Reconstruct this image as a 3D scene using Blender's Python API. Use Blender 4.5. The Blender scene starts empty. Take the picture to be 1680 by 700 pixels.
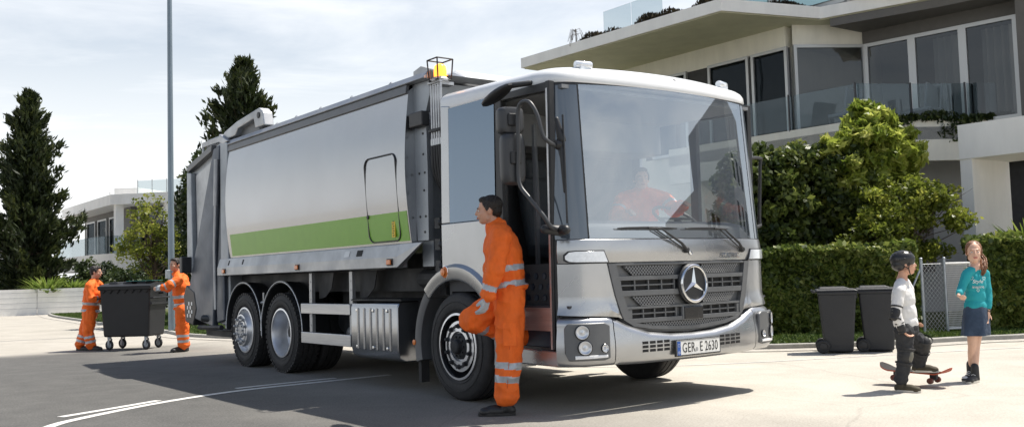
import bpy, math, random
import numpy as np
from mathutils import Vector, Matrix
random.seed(7); rng = np.random.default_rng(7)
sc = bpy.context.scene
C = sc.collection
PI = math.pi

# ---------------------------------------------------------------- camera, sky, sun, exposure
cam_d = bpy.data.cameras.new('camera'); cam = bpy.data.objects.new('camera', cam_d); C.objects.link(cam); sc.camera = cam
CX, CY, CZ, YAW, PITCH, ROLL, FOC = -6.0693, -5.6198, 1.1238, 0.6487, 0.0631, -0.0294, 1567.5
_f = Vector((math.sin(YAW)*math.cos(PITCH), math.cos(YAW)*math.cos(PITCH), math.sin(PITCH)))
_r = Vector((math.cos(YAW), -math.sin(YAW), 0)); _u = _r.cross(_f)
_r2 = _r*math.cos(ROLL)+_u*math.sin(ROLL); _u2 = -_r*math.sin(ROLL)+_u*math.cos(ROLL)
cam.matrix_world = Matrix(((_r2.x, _u2.x, -_f.x, CX), (_r2.y, _u2.y, -_f.y, CY), (_r2.z, _u2.z, -_f.z, CZ), (0, 0, 0, 1)))
cam_d.sensor_width = 36; cam_d.lens = 36*FOC/1680; cam_d.clip_start = .05; cam_d.clip_end = 3000

EL = math.radians(63); SD = Vector((math.cos(EL)*.957, math.cos(EL)*-.29, math.sin(EL))).normalized()
w = bpy.data.worlds.new('World'); sc.world = w; w.use_nodes = True
N = w.node_tree.nodes; K = w.node_tree.links; N.clear()
out = N.new('ShaderNodeOutputWorld'); bg = N.new('ShaderNodeBackground'); sky = N.new('ShaderNodeTexSky')
sky.sky_type = 'NISHITA'; sky.sun_disc = False; sky.sun_elevation = EL; sky.sun_rotation = math.atan2(SD.x, SD.y)
sky.air_density = 1.2; sky.dust_density = 2.0; sky.ozone_density = 1.0
tc = N.new('ShaderNodeTexCoord'); mp = N.new('ShaderNodeMapping'); mp.inputs['Scale'].default_value = (1.2, 1.2, 6.0)
mp.inputs['Rotation'].default_value = (.12, .1, .4)
nz = N.new('ShaderNodeTexNoise'); nz.inputs['Scale'].default_value = 1.6; nz.inputs['Detail'].default_value = 9; nz.inputs['Roughness'].default_value = .6
nz.inputs['Distortion'].default_value = .6
cr = N.new('ShaderNodeValToRGB'); cr.color_ramp.elements[0].position = .36; cr.color_ramp.elements[1].position = .70
cr.color_ramp.elements[0].color = (.34, .34, .34, 1); cr.color_ramp.elements[1].color = (.97, .97, .97, 1)
mx = N.new('ShaderNodeMix'); mx.data_type = 'RGBA'; mx.inputs['B'].default_value = (9.3, 9.4, 9.5, 1)
K.new(tc.outputs['Generated'], mp.inputs['Vector']); K.new(mp.outputs[0], nz.inputs['Vector']); K.new(nz.outputs['Fac'], cr.inputs[0])
sxz = N.new('ShaderNodeSeparateXYZ'); K.new(tc.outputs['Generated'], sxz.inputs[0])
hz_ = N.new('ShaderNodeMapRange'); hz_.interpolation_type = 'SMOOTHSTEP'; K.new(sxz.outputs[2], hz_.inputs[0]); hz_.inputs[1].default_value = .0; hz_.inputs[2].default_value = .42; hz_.inputs[3].default_value = .97; hz_.inputs[4].default_value = 0
mxm = N.new('ShaderNodeMath'); mxm.operation = 'MAXIMUM'; K.new(cr.outputs[0], mxm.inputs[0]); K.new(hz_.outputs[0], mxm.inputs[1]); hi_ = N.new('ShaderNodeMapRange'); hi_.interpolation_type = 'SMOOTHSTEP'; K.new(sxz.outputs[2], hi_.inputs[0]); hi_.inputs[1].default_value = .30; hi_.inputs[2].default_value = .55; hi_.inputs[3].default_value = 1; hi_.inputs[4].default_value = .0
mhi = N.new('ShaderNodeMath'); mhi.operation = 'MULTIPLY'; K.new(mxm.outputs[0], mhi.inputs[0]); K.new(hi_.outputs[0], mhi.inputs[1]); K.new(mhi.outputs[0], mx.inputs['Factor']); K.new(sky.outputs[0], mx.inputs['A']); K.new(mx.outputs['Result'], bg.inputs[0])
bg.inputs[1].default_value = .095; K.new(bg.outputs[0], out.inputs[0])
sun_d = bpy.data.lights.new('sun', 'SUN'); sun_d.energy = 5.0; sun_d.angle = math.radians(.55); sun_d.color = (1, .945, .86)
sun = bpy.data.objects.new('sun', sun_d); C.objects.link(sun); sun.rotation_euler = SD.to_track_quat('Z', 'Y').to_euler()
sc.view_settings.view_transform = 'Standard'; sc.view_settings.look = 'None'; sc.view_settings.gamma = 1
sc.view_settings.exposure = 0.45; sc.view_settings.use_curve_mapping = False
sc.cycles.max_bounces = 8; sc.cycles.transparent_max_bounces = 16; sc.cycles.use_denoising = True

# ---------------------------------------------------------------- materials
def mat(name, col, rough=.6, metal=0, var=0, vscale=6, bump=0, bscale=40, coat=0, col2=None, spec=.5, detail=6, stretch=None, trans=0, emit=None, dirt=0):
    m = bpy.data.materials.new(name); m.use_nodes = True; n = m.node_tree.nodes; k = m.node_tree.links
    b = n['Principled BSDF']; b.inputs['Base Color'].default_value = (*col, 1); b.inputs['Roughness'].default_value = rough
    b.inputs['Metallic'].default_value = metal; b.inputs['Specular IOR Level'].default_value = spec; b.inputs['Coat Weight'].default_value = coat
    b.inputs['Coat Roughness'].default_value = .06
    t = n.new('ShaderNodeTexCoord'); mpn = n.new('ShaderNodeMapping'); k.new(t.outputs['Object'], mpn.inputs[0])
    if stretch: mpn.inputs['Scale'].default_value = stretch
    if var or col2:
        z = n.new('ShaderNodeTexNoise'); z.inputs['Scale'].default_value = vscale; z.inputs['Detail'].default_value = detail; z.inputs['Roughness'].default_value = .65
        k.new(mpn.outputs[0], z.inputs['Vector'])
        r = n.new('ShaderNodeValToRGB'); k.new(z.outputs['Fac'], r.inputs[0]); r.color_ramp.elements[0].position = .3; r.color_ramp.elements[1].position = .7
        c2 = col2 if col2 else tuple(min(1, c*(1+var)) for c in col); c1 = col if col2 else tuple(c*(1-var) for c in col)
        r.color_ramp.elements[0].color = (*c1, 1); r.color_ramp.elements[1].color = (*c2, 1); k.new(r.outputs[0], b.inputs['Base Color'])
    if dirt:
        z = n.new('ShaderNodeTexNoise'); z.inputs['Scale'].default_value = 1.7; z.inputs['Detail'].default_value = 3; z.inputs['Roughness'].default_value = .5
        k.new(mpn.outputs[0], z.inputs['Vector']); mr = n.new('ShaderNodeMapRange'); k.new(z.outputs['Fac'], mr.inputs[0])
        mr.inputs[1].default_value = .35; mr.inputs[2].default_value = .75; mr.inputs[3].default_value = rough; mr.inputs[4].default_value = min(1, rough+dirt); k.new(mr.outputs[0], b.inputs['Roughness'])
    if bump:
        z = n.new('ShaderNodeTexNoise'); z.inputs['Scale'].default_value = bscale; z.inputs['Detail'].default_value = 5; k.new(mpn.outputs[0], z.inputs['Vector'])
        bp = n.new('ShaderNodeBump'); bp.inputs['Strength'].default_value = min(1, bump); bp.inputs['Distance'].default_value = .02*max(1, bump); k.new(z.outputs['Fac'], bp.inputs['Height']); k.new(bp.outputs[0], b.inputs['Normal'])
    if emit: b.inputs['Emission Color'].default_value = (*emit[:3], 1); b.inputs['Emission Strength'].default_value = emit[3]
    return m
def glass_mat(name, tint, refl, rough=.02, gcol=(1, 1, 1), wave=0):
    m = bpy.data.materials.new(name); m.use_nodes = True; n = m.node_tree.nodes; k = m.node_tree.links; n.clear()
    o = n.new('ShaderNodeOutputMaterial'); t = n.new('ShaderNodeBsdfTransparent'); t.inputs[0].default_value = (*tint, 1)
    g = n.new('ShaderNodeBsdfGlossy'); g.inputs['Roughness'].default_value = rough; g.inputs[0].default_value = (*gcol, 1)
    f = n.new('ShaderNodeFresnel'); f.inputs[0].default_value = 1.5; a = n.new('ShaderNodeMath'); a.operation = 'MULTIPLY_ADD'; a.use_clamp = True
    a.inputs[1].default_value = 1-refl; a.inputs[2].default_value = refl; k.new(f.outputs[0], a.inputs[0])
    ge = n.new('ShaderNodeNewGeometry'); iv = n.new('ShaderNodeMath'); iv.operation = 'SUBTRACT'; iv.inputs[0].default_value = 1; k.new(ge.outputs['Backfacing'], iv.inputs[1])   # a pane's inner side adds no second reflection
    am = n.new('ShaderNodeMath'); am.operation = 'MULTIPLY'; k.new(a.outputs[0], am.inputs[0]); k.new(iv.outputs[0], am.inputs[1])
    s = n.new('ShaderNodeMixShader'); k.new(am.outputs[0], s.inputs[0]); k.new(t.outputs[0], s.inputs[1]); k.new(g.outputs[0], s.inputs[2]); k.new(s.outputs[0], o.inputs[0])
    if wave:
        tcn = n.new('ShaderNodeTexCoord'); z = n.new('ShaderNodeTexNoise'); z.inputs['Scale'].default_value = 1.3; k.new(tcn.outputs['Object'], z.inputs['Vector'])
        bp = n.new('ShaderNodeBump'); bp.inputs['Strength'].default_value = wave; bp.inputs['Distance'].default_value = .02; k.new(z.outputs['Fac'], bp.inputs['Height']); k.new(bp.outputs[0], g.inputs['Normal'])
    return m
def leaf_mat(name, c1, c2, c3, rough=.5, trans=.35):
    m = bpy.data.materials.new(name); m.use_nodes = True; n = m.node_tree.nodes; k = m.node_tree.links
    b = n['Principled BSDF']; b.inputs['Roughness'].default_value = rough; b.inputs['Specular IOR Level'].default_value = .35
    at = n.new('ShaderNodeAttribute'); at.attribute_name = 'tint'; r = n.new('ShaderNodeValToRGB'); k.new(at.outputs['Fac'], r.inputs[0])
    r.color_ramp.elements[0].color = (*c1, 1); r.color_ramp.elements[1].color = (*c3, 1); e = r.color_ramp.elements.new(.5); e.color = (*c2, 1)
    k.new(r.outputs[0], b.inputs['Base Color']); tl = n.new('ShaderNodeBsdfTranslucent'); k.new(r.outputs[0], tl.inputs[0])
    s = n.new('ShaderNodeMixShader'); s.inputs[0].default_value = trans; k.new(b.outputs[0], s.inputs[1]); k.new(tl.outputs[0], s.inputs[2])
    k.new(s.outputs[0], n['Material Output'].inputs[0]); return m

M = {}
M['silver'] = mat('silver_paint', (.42, .43, .44), .23, .85, var=.05, vscale=3, coat=.5, dirt=.12)
M['white_paint'] = mat('white_paint', (.78, .79, .79), .32, 0, coat=.5, var=.03)
M['body_grey'] = mat('body_metallic', (.36, .37, .385), .19, .9, var=.03, vscale=2, coat=.4, dirt=.07, bump=.04, bscale=2)
M['rail_grey'] = mat('rail_metal', (.42, .43, .44), .38, .75, var=.12, vscale=6, dirt=.25)
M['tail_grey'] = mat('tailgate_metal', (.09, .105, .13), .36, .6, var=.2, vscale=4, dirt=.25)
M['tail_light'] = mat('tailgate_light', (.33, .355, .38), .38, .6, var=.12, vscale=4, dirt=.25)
M['green'] = mat('green_stripe', (.18, .42, .03), .40, 0, var=.05, coat=.25)
M['black'] = mat('black_plastic', (.018, .019, .021), .45, 0, var=.2, bump=.1, bscale=120)
M['black_gloss'] = mat('black_gloss', (.012, .013, .015), .18, 0)
M['dark_metal'] = mat('dark_metal', (.035, .037, .04), .5, .4, var=.35, vscale=9, dirt=.3)
M['rubber'] = mat('rubber', (.022, .022, .023), .68, 0, var=.3, vscale=14, bump=.25, bscale=60)
M['rim'] = mat('rim_steel', (.72, .73, .75), .3, .85, var=.1, dirt=.2)
M['chrome'] = mat('chrome', (.78, .79, .8), .1, 1)
M['alu'] = mat('aluminium', (.5, .51, .52), .34, .85, var=.1, vscale=12, stretch=(1, .3, 6), dirt=.15)
M['grille'] = mat('grille_plastic', (.13, .135, .14), .42, .3, var=.08)
M['slot'] = mat('slot_black', (.006, .006, .007), .7)
M['orange_lens'] = mat('orange_lens', (.75, .19, .02), .2, coat=.5)
M['amber_lit'] = mat('amber_lamp', (1, .45, .08), .2, emit=(1, .26, .02, 2.2))
M['reflector'] = mat('lamp_reflector', (.62, .64, .67), .30, .75)
M['lens'] = mat('clear_lens', (.72, .75, .78), .12, .35, coat=1, var=.1, vscale=40)
M['lamp_lit'] = mat('daytime_lamp', (.9, .9, .9), .15, coat=1)
M['plate_white'] = mat('plate_white', (.78, .78, .75), .4)
M['plate_blue'] = mat('plate_blue', (.02, .09, .35), .4)
M['ink'] = mat('ink', (.01, .01, .01), .5)
M['clear_glass'] = glass_mat('clear_glass', (.90, .92, .93), .04, .01)
M['windscreen'] = glass_mat('windscreen_glass', (.96, .97, .97), .34, .015, (.86, .93, 1), wave=.05)
M['sideglass'] = glass_mat('side_glass', (.12, .15, .18), .22, .02, (.62, .78, .98))
M['pillar_glass'] = mat('pillar_glass', (.085, .11, .14), .1, .4, coat=1)
M['interior'] = mat('interior', (.06, .062, .066), .75, bump=.1)
M['interior_grey'] = mat('interior_grey', (.2, .21, .22), .7)
M['seat'] = mat('seat_cloth', (.07, .08, .09), .9, bump=.3, bscale=200)
M['step_blue'] = mat('step_blue', (.02, .032, .055), .4, .2)
M['yellow'] = mat('yellow_label', (.75, .52, .03), .5)
M['orange'] = mat('orange_workwear', (.90, .15, .012), .75, var=.16, vscale=11, bump=.8, bscale=10, stretch=(1, 1, .6))
M['seam'] = mat('orange_seam', (.55, .07, .006), .8)
M['reflective'] = mat('reflective_tape', (.42, .45, .48), .42, .25, var=.12, vscale=30)
M['skin'] = mat('skin', (.60, .33, .22), .5, var=.07, vscale=20)
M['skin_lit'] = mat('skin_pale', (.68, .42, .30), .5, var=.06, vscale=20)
M['lips'] = mat('lips', (.45, .14, .11), .45)
M['eye'] = mat('eye', (.04, .025, .02), .2)
M['eye_white'] = mat('eye_white', (.75, .73, .7), .3)
M['hair_dark'] = mat('hair_dark', (.018, .013, .010), .5, var=.4, vscale=60, bump=.6, bscale=90, stretch=(1, 1, .25))
M['hair_red'] = mat('hair_auburn', (.20, .085, .035), .45, var=.45, vscale=50, bump=.7, bscale=80, stretch=(1, 1, .15))
M['glove'] = mat('glove_grey', (.42, .47, .50), .8, var=.15, vscale=40, bump=.3)
M['glove_dark'] = mat('glove_dark', (.06, .065, .07), .8)
M['boot'] = mat('boot_leather', (.016, .015, .015), .45, bump=.2, bscale=60)
M['brown_shoe'] = mat('olive_shoe', (.055, .045, .025), .75)
M['sole'] = mat('pale_sole', (.55, .52, .46), .7)
M['shirt_white'] = mat('white_shirt', (.72, .71, .69), .85, bump=.5, bscale=9, var=.03)
M['pants_black'] = mat('black_trousers', (.028, .029, .032), .85, bump=.8, bscale=9, var=.2)
M['pad'] = mat('pad_olive', (.13, .125, .10), .5)
M['pad_black'] = mat('pad_black', (.02, .02, .021), .6)
M['helmet'] = mat('helmet', (.02, .02, .021), .3, bump=.05, bscale=80)
M['teal'] = mat('teal_shirt', (.012, .31, .35), .8, bump=.45, bscale=9, var=.06)
M['denim'] = mat('denim', (.015, .03, .06), .85, col2=(.05, .08, .13), vscale=7, bump=.4, bscale=40)
M['sock'] = mat('navy_sock', (.015, .07, .15), .9)
M['deck'] = mat('grip_tape', (.03, .027, .027), .9, bump=.4, bscale=300)
M['deck_wood'] = mat('deck_red', (.38, .07, .03), .5)
M['board_wheel'] = mat('board_wheel', (.12, .03, .02), .5)
M['bin'] = mat('bin_plastic', (.011, .012, .014), .5, var=.12, bump=.12, bscale=150, dirt=.15)
M['bin_grey'] = mat('bin_plastic_grey', (.019, .021, .025), .52, var=.12, bump=.15, bscale=130, dirt=.15)
M['teal_trim'] = mat('teal_trim', (.02, .17, .16), .5)
M['galv'] = mat('galvanised', (.36, .39, .42), .45, .7, var=.2, vscale=8, dirt=.2)
M['pole'] = mat('pole_metal', (.20, .25, .29), .5, .5, var=.15, vscale=5, stretch=(1, 1, .2))
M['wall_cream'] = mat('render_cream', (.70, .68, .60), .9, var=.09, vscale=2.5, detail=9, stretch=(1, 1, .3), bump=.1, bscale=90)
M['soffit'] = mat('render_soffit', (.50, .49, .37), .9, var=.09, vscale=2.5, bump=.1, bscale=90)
M['wall_white'] = mat('render_white', (.78, .77, .74), .9, var=.07, vscale=2.6, detail=9, stretch=(1, 1, .3), bump=.1, bscale=90)
M['wall_grey'] = mat('render_grey', (.36, .37, .38), .9, var=.06, vscale=2, bump=.15, bscale=90)
M['dark_clad'] = mat('dark_cladding', (.10, .095, .088), .6, var=.1)
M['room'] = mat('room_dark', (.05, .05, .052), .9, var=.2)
M['frame'] = mat('window_frame', (.45, .46, .46), .4, .5)
M['fdark'] = mat('frame_dark', (.05, .05, .055), .4, .3)
M['winglass'] = glass_mat('window_glass', (.55, .57, .58), .05, .01, (.62, .66, .70), wave=.1)
M['paneglass'] = glass_mat('balustrade_glass', (.80, .84, .85), .06, .02, (.8, .85, .9))
M['curtain'] = mat('curtain', (.6, .58, .55), .9, bump=1, bscale=14, stretch=(1, 1, .03))
M['bark'] = mat('bark', (.075, .055, .038), .9, var=.35, vscale=20, bump=1, bscale=30)
M['soil'] = mat('soil', (.06, .045, .03), 1, var=.4, vscale=20, bump=.6)
M['kerb'] = mat('kerb_concrete', (.33, .32, .29), .9, var=.15, vscale=7, bump=.4, bscale=60)
M['conifer'] = leaf_mat('conifer_needles', (.012, .020, .008), (.030, .045, .012), (.085, .095, .020), .6, .2)
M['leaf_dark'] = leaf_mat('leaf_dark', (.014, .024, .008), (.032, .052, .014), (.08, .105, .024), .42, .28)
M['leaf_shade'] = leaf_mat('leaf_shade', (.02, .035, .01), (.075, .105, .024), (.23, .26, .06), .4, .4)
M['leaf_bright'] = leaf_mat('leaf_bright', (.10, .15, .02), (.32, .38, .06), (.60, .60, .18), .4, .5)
M['leaf_mid'] = leaf_mat('leaf_mid', (.07, .10, .015), (.21, .25, .035), (.42, .42, .09), .42, .5)
M['leaf_hedge'] = leaf_mat('leaf_hedge', (.04, .065, .015), (.13, .18, .035), (.28, .31, .08), .42, .4)
M['leaf_flax'] = leaf_mat('leaf_flax', (.07, .12, .02), (.16, .23, .04), (.30, .36, .09), .4, .4)
M['grass'] = leaf_mat('grass_blades', (.03, .06, .012), (.07, .12, .022), (.14, .18, .045), .7, .3)
M['sedum'] = leaf_mat('roof_plants', (.010, .009, .005), (.03, .024, .012), (.06, .045, .02), .9, .1)
M['blossom'] = leaf_mat('blossom', (.2, .04, .02), (.35, .08, .03), (.5, .12, .05), .6, .3)

# ---------------------------------------------------------------- mesh helpers
def nrm(v): v = np.asarray(v, float); return v/max(1e-9, np.linalg.norm(v))
def basis(d):
    d = nrm(d); a = np.array((0, 0, 1.)) if abs(d[2]) < .9 else np.array((1., 0, 0)); x = nrm(np.cross(a, d)); return x, np.cross(d, x), d
ROOTLOC = {}
class MB:
    def __init__(s): s.v = []; s.f = []; s.m = []; s.uv = {}
    def add(s, vs, fs, mi=0):
        o = len(s.v); s.v += [tuple(float(c) for c in p) for p in vs]; s.f += [tuple(o+i for i in f) for f in fs]; s.m += [mi]*len(fs); return s
    def box(s, x0, x1, y0, y1, z0, z1, mi=0):
        return s.add([(x0, y0, z0), (x1, y0, z0), (x1, y1, z0), (x0, y1, z0), (x0, y0, z1), (x1, y0, z1), (x1, y1, z1), (x0, y1, z1)],
                     [(0, 3, 2, 1), (4, 5, 6, 7), (0, 1, 5, 4), (1, 2, 6, 5), (2, 3, 7, 6), (3, 0, 4, 7)], mi)
    def obox(s, c, a, b, d, mi=0):   # centre and three half-axis vectors
        c, a, b, d = map(lambda q: np.asarray(q, float), (c, a, b, d)); vs = [c+sx*a+sy*b+sz*d for sz in (-1, 1) for sx, sy in ((-1, -1), (1, -1), (1, 1), (-1, 1))]
        return s.add(vs, [(0, 3, 2, 1), (4, 5, 6, 7), (0, 1, 5, 4), (1, 2, 6, 5), (2, 3, 7, 6), (3, 0, 4, 7)], mi)
    def beam(s, p, q, wdt, hgt, mi=0, up=(0, 0, 1)):
        p, q = np.asarray(p, float), np.asarray(q, float); d = nrm(q-p); sd = nrm(np.cross(d, up)); u = np.cross(sd, d)
        return s.obox((p+q)/2, (q-p)/2, sd*wdt/2, u*hgt/2, mi)
    def prism(s, pts, axis, a, b, mi=0):  # polygon in the plane normal to axis
        def P(p, t):
            return (t, p[0], p[1]) if axis == 'x' else (p[0], t, p[1]) if axis == 'y' else (p[0], p[1], t)
        n = len(pts); vs = [P(p, a) for p in pts]+[P(p, b) for p in pts]
        return s.add(vs, [tuple(range(n-1, -1, -1)), tuple(range(n, 2*n))]+[(i, (i+1) % n, n+(i+1) % n, n+i) for i in range(n)], mi)
    def tube(s, pts, r, n=8, mi=0, caps=True):
        pts = [np.asarray(p, float) for p in pts]; rs = r if hasattr(r, '__len__') else [r]*len(pts); vs = []; fs = []
        d0 = pts[1]-pts[0]; x, y, _ = basis(d0)
        for i, p in enumerate(pts):
            d = nrm((pts[min(i+1, len(pts)-1)]-pts[max(i-1, 0)])); x = nrm(x-d*np.dot(x, d)); y = np.cross(d, x)
            vs += [p+rs[i]*(math.cos(2*PI*k/n)*x+math.sin(2*PI*k/n)*y) for k in range(n)]
        for i in range(len(pts)-1):
            fs += [(i*n+k, i*n+(k+1) % n, (i+1)*n+(k+1) % n, (i+1)*n+k) for k in range(n)]
        if caps: fs += [tuple(range(n-1, -1, -1)), tuple((len(pts)-1)*n+k for k in range(n))]
        return s.add(vs, fs, mi)
    def lathe(s, prof, o, d, n=40, mi=0, close=False, cap0=True):  # prof: (radius, along)
        o = np.asarray(o, float); x, y, z = basis(d); vs = []; fs = []; m = len(prof)
        for r_, a in prof: vs += [o+z*a+r_*(math.cos(2*PI*k/n)*x+math.sin(2*PI*k/n)*y) for k in range(n)]
        for i in range(m-1 if not close else m):
            j = (i+1) % m; fs += [(i*n+k, i*n+(k+1) % n, j*n+(k+1) % n, j*n+k) for k in range(n)]
        if not close:
            if prof[0][0] > 1e-5 and cap0: fs.append(tuple(range(n-1, -1, -1)))
            if prof[-1][0] > 1e-5: fs.append(tuple((m-1)*n+k for k in range(n)))
        return s.add(vs, fs, mi)
    def ell(s, c, r, ax=None, n=14, m=9, mi=0):
        c = np.asarray(c, float); A = np.eye(3) if ax is None else np.array([np.asarray(a, float) for a in ax]); vs = []; fs = []
        for i in range(m+1):
            t = PI*i/m
            for k in range(n):
                q = np.array((math.sin(t)*math.cos(2*PI*k/n)*r[0], math.sin(t)*math.sin(2*PI*k/n)*r[1], math.cos(t)*r[2])); vs.append(c+q@A)
        for i in range(m): fs += [(i*n+k, (i+1)*n+k, (i+1)*n+(k+1) % n, i*n+(k+1) % n) for k in range(n)]
        return s.add(vs, fs, mi)
    def cap(s, p, q, r0, r1, n=12, mi=0):  # tapered capsule
        p, q = np.asarray(p, float), np.asarray(q, float); d = q-p; L = np.linalg.norm(d); prof = []
        for i in range(5): t = -PI/2+PI/2*i/4; prof.append((max(1e-6, r0*math.cos(t)), r0*math.sin(t)))
        for i in range(5): t = PI/2*i/4; prof.append((max(1e-6, r1*math.cos(t)), L+r1*math.sin(t)))
        return s.lathe(prof, p, d if L > 1e-6 else (0, 0, 1), n, mi)
    def torus(s, c, d, R, r, n=40, m=8, mi=0):
        return s.lathe([(R+r*math.cos(2*PI*i/m), r*math.sin(2*PI*i/m)) for i in range(m)], c, d, n, mi, close=True)
    def build(s, name, mats, parent=None, smooth=False, bevel=0, loc=None, ang=40, seg=2):
        me = bpy.data.meshes.new(name); L = np.array(loc if loc is not None else (0, 0, 0), float)
        R0 = ROOTLOC.get(parent.name, np.zeros(3)) if parent is not None else L
        vs = np.array(s.v)-R0; me.from_pydata(vs.tolist(), [], s.f)
        for m_ in (mats if isinstance(mats, (list, tuple)) else [mats]): me.materials.append(M[m_] if isinstance(m_, str) else m_)
        me.polygons.foreach_set('material_index', s.m)
        if s.uv:
            l = me.uv_layers.new(name='UVMap'); l.data.foreach_set('uv', [c for f in s.f for i in f for c in s.uv.get(i, (0, 0))])
        me.update(); o = bpy.data.objects.new(name, me); C.objects.link(o)
        if parent is not None: o.parent = parent; ROOTLOC[o.name] = R0
        else: o.location = L; ROOTLOC[o.name] = L
        if smooth:
            me.polygons.foreach_set('use_smooth', [True]*len(me.polygons))
            try: me.set_sharp_from_angle(angle=math.radians(ang))
            except Exception: pass
        if bevel:
            b = o.modifiers.new('bevel', 'BEVEL'); b.width = bevel; b.segments = seg; b.limit_method = 'ANGLE'; b.angle_limit = math.radians(35)
        return o
def thing(name, label, cat, loc=(0, 0, 0), group=None):
    o = bpy.data.objects.new(name, None); C.objects.link(o); o.location = loc; o.empty_display_size = .1
    ROOTLOC[o.name] = np.array(loc, float); tag(o, label, cat, group); return o
def tag(o, label=None, cat=None, group=None, kind=None):
    if label: o['label'] = label
    if cat: o['category'] = cat
    if group: o['group'] = group
    if kind: o['kind'] = kind
    return o
def text_mesh(s, size, mb_to, M3, mi=0, depth=.002, sx=1, spacing=1.0):
    cu = bpy.data.curves.new('txt', 'FONT'); cu.body = s; cu.size = size; cu.extrude = depth; cu.align_x = 'CENTER'; cu.align_y = 'CENTER'; cu.space_character = spacing; cu.resolution_u = 3
    ob = bpy.data.objects.new('txt', cu); C.objects.link(ob); bpy.context.view_layer.update()
    me = bpy.data.meshes.new_from_object(ob.evaluated_get(bpy.context.evaluated_depsgraph_get()))
    c, ax, ay, an = [np.asarray(q, float) for q in M3]
    vs = [c+ax*v.co.x*sx+ay*v.co.y+an*v.co.z for v in me.vertices]; mb_to.add(vs, [tuple(p.vertices) for p in me.polygons], mi)
    bpy.data.objects.remove(ob); bpy.data.curves.remove(cu); bpy.data.meshes.remove(me)
def arc(cy, cz, r, a0, a1, n=16): return [(cy+r*math.cos(math.radians(a0+(a1-a0)*i/n)), cz+r*math.sin(math.radians(a0+(a1-a0)*i/n))) for i in range(n+1)]
def interp(xs, t): 
    return np.array([np.interp(t, [q[0] for q in xs], [q[k] for q in xs]) for k in range(1, len(xs[0]))]).T
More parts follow.
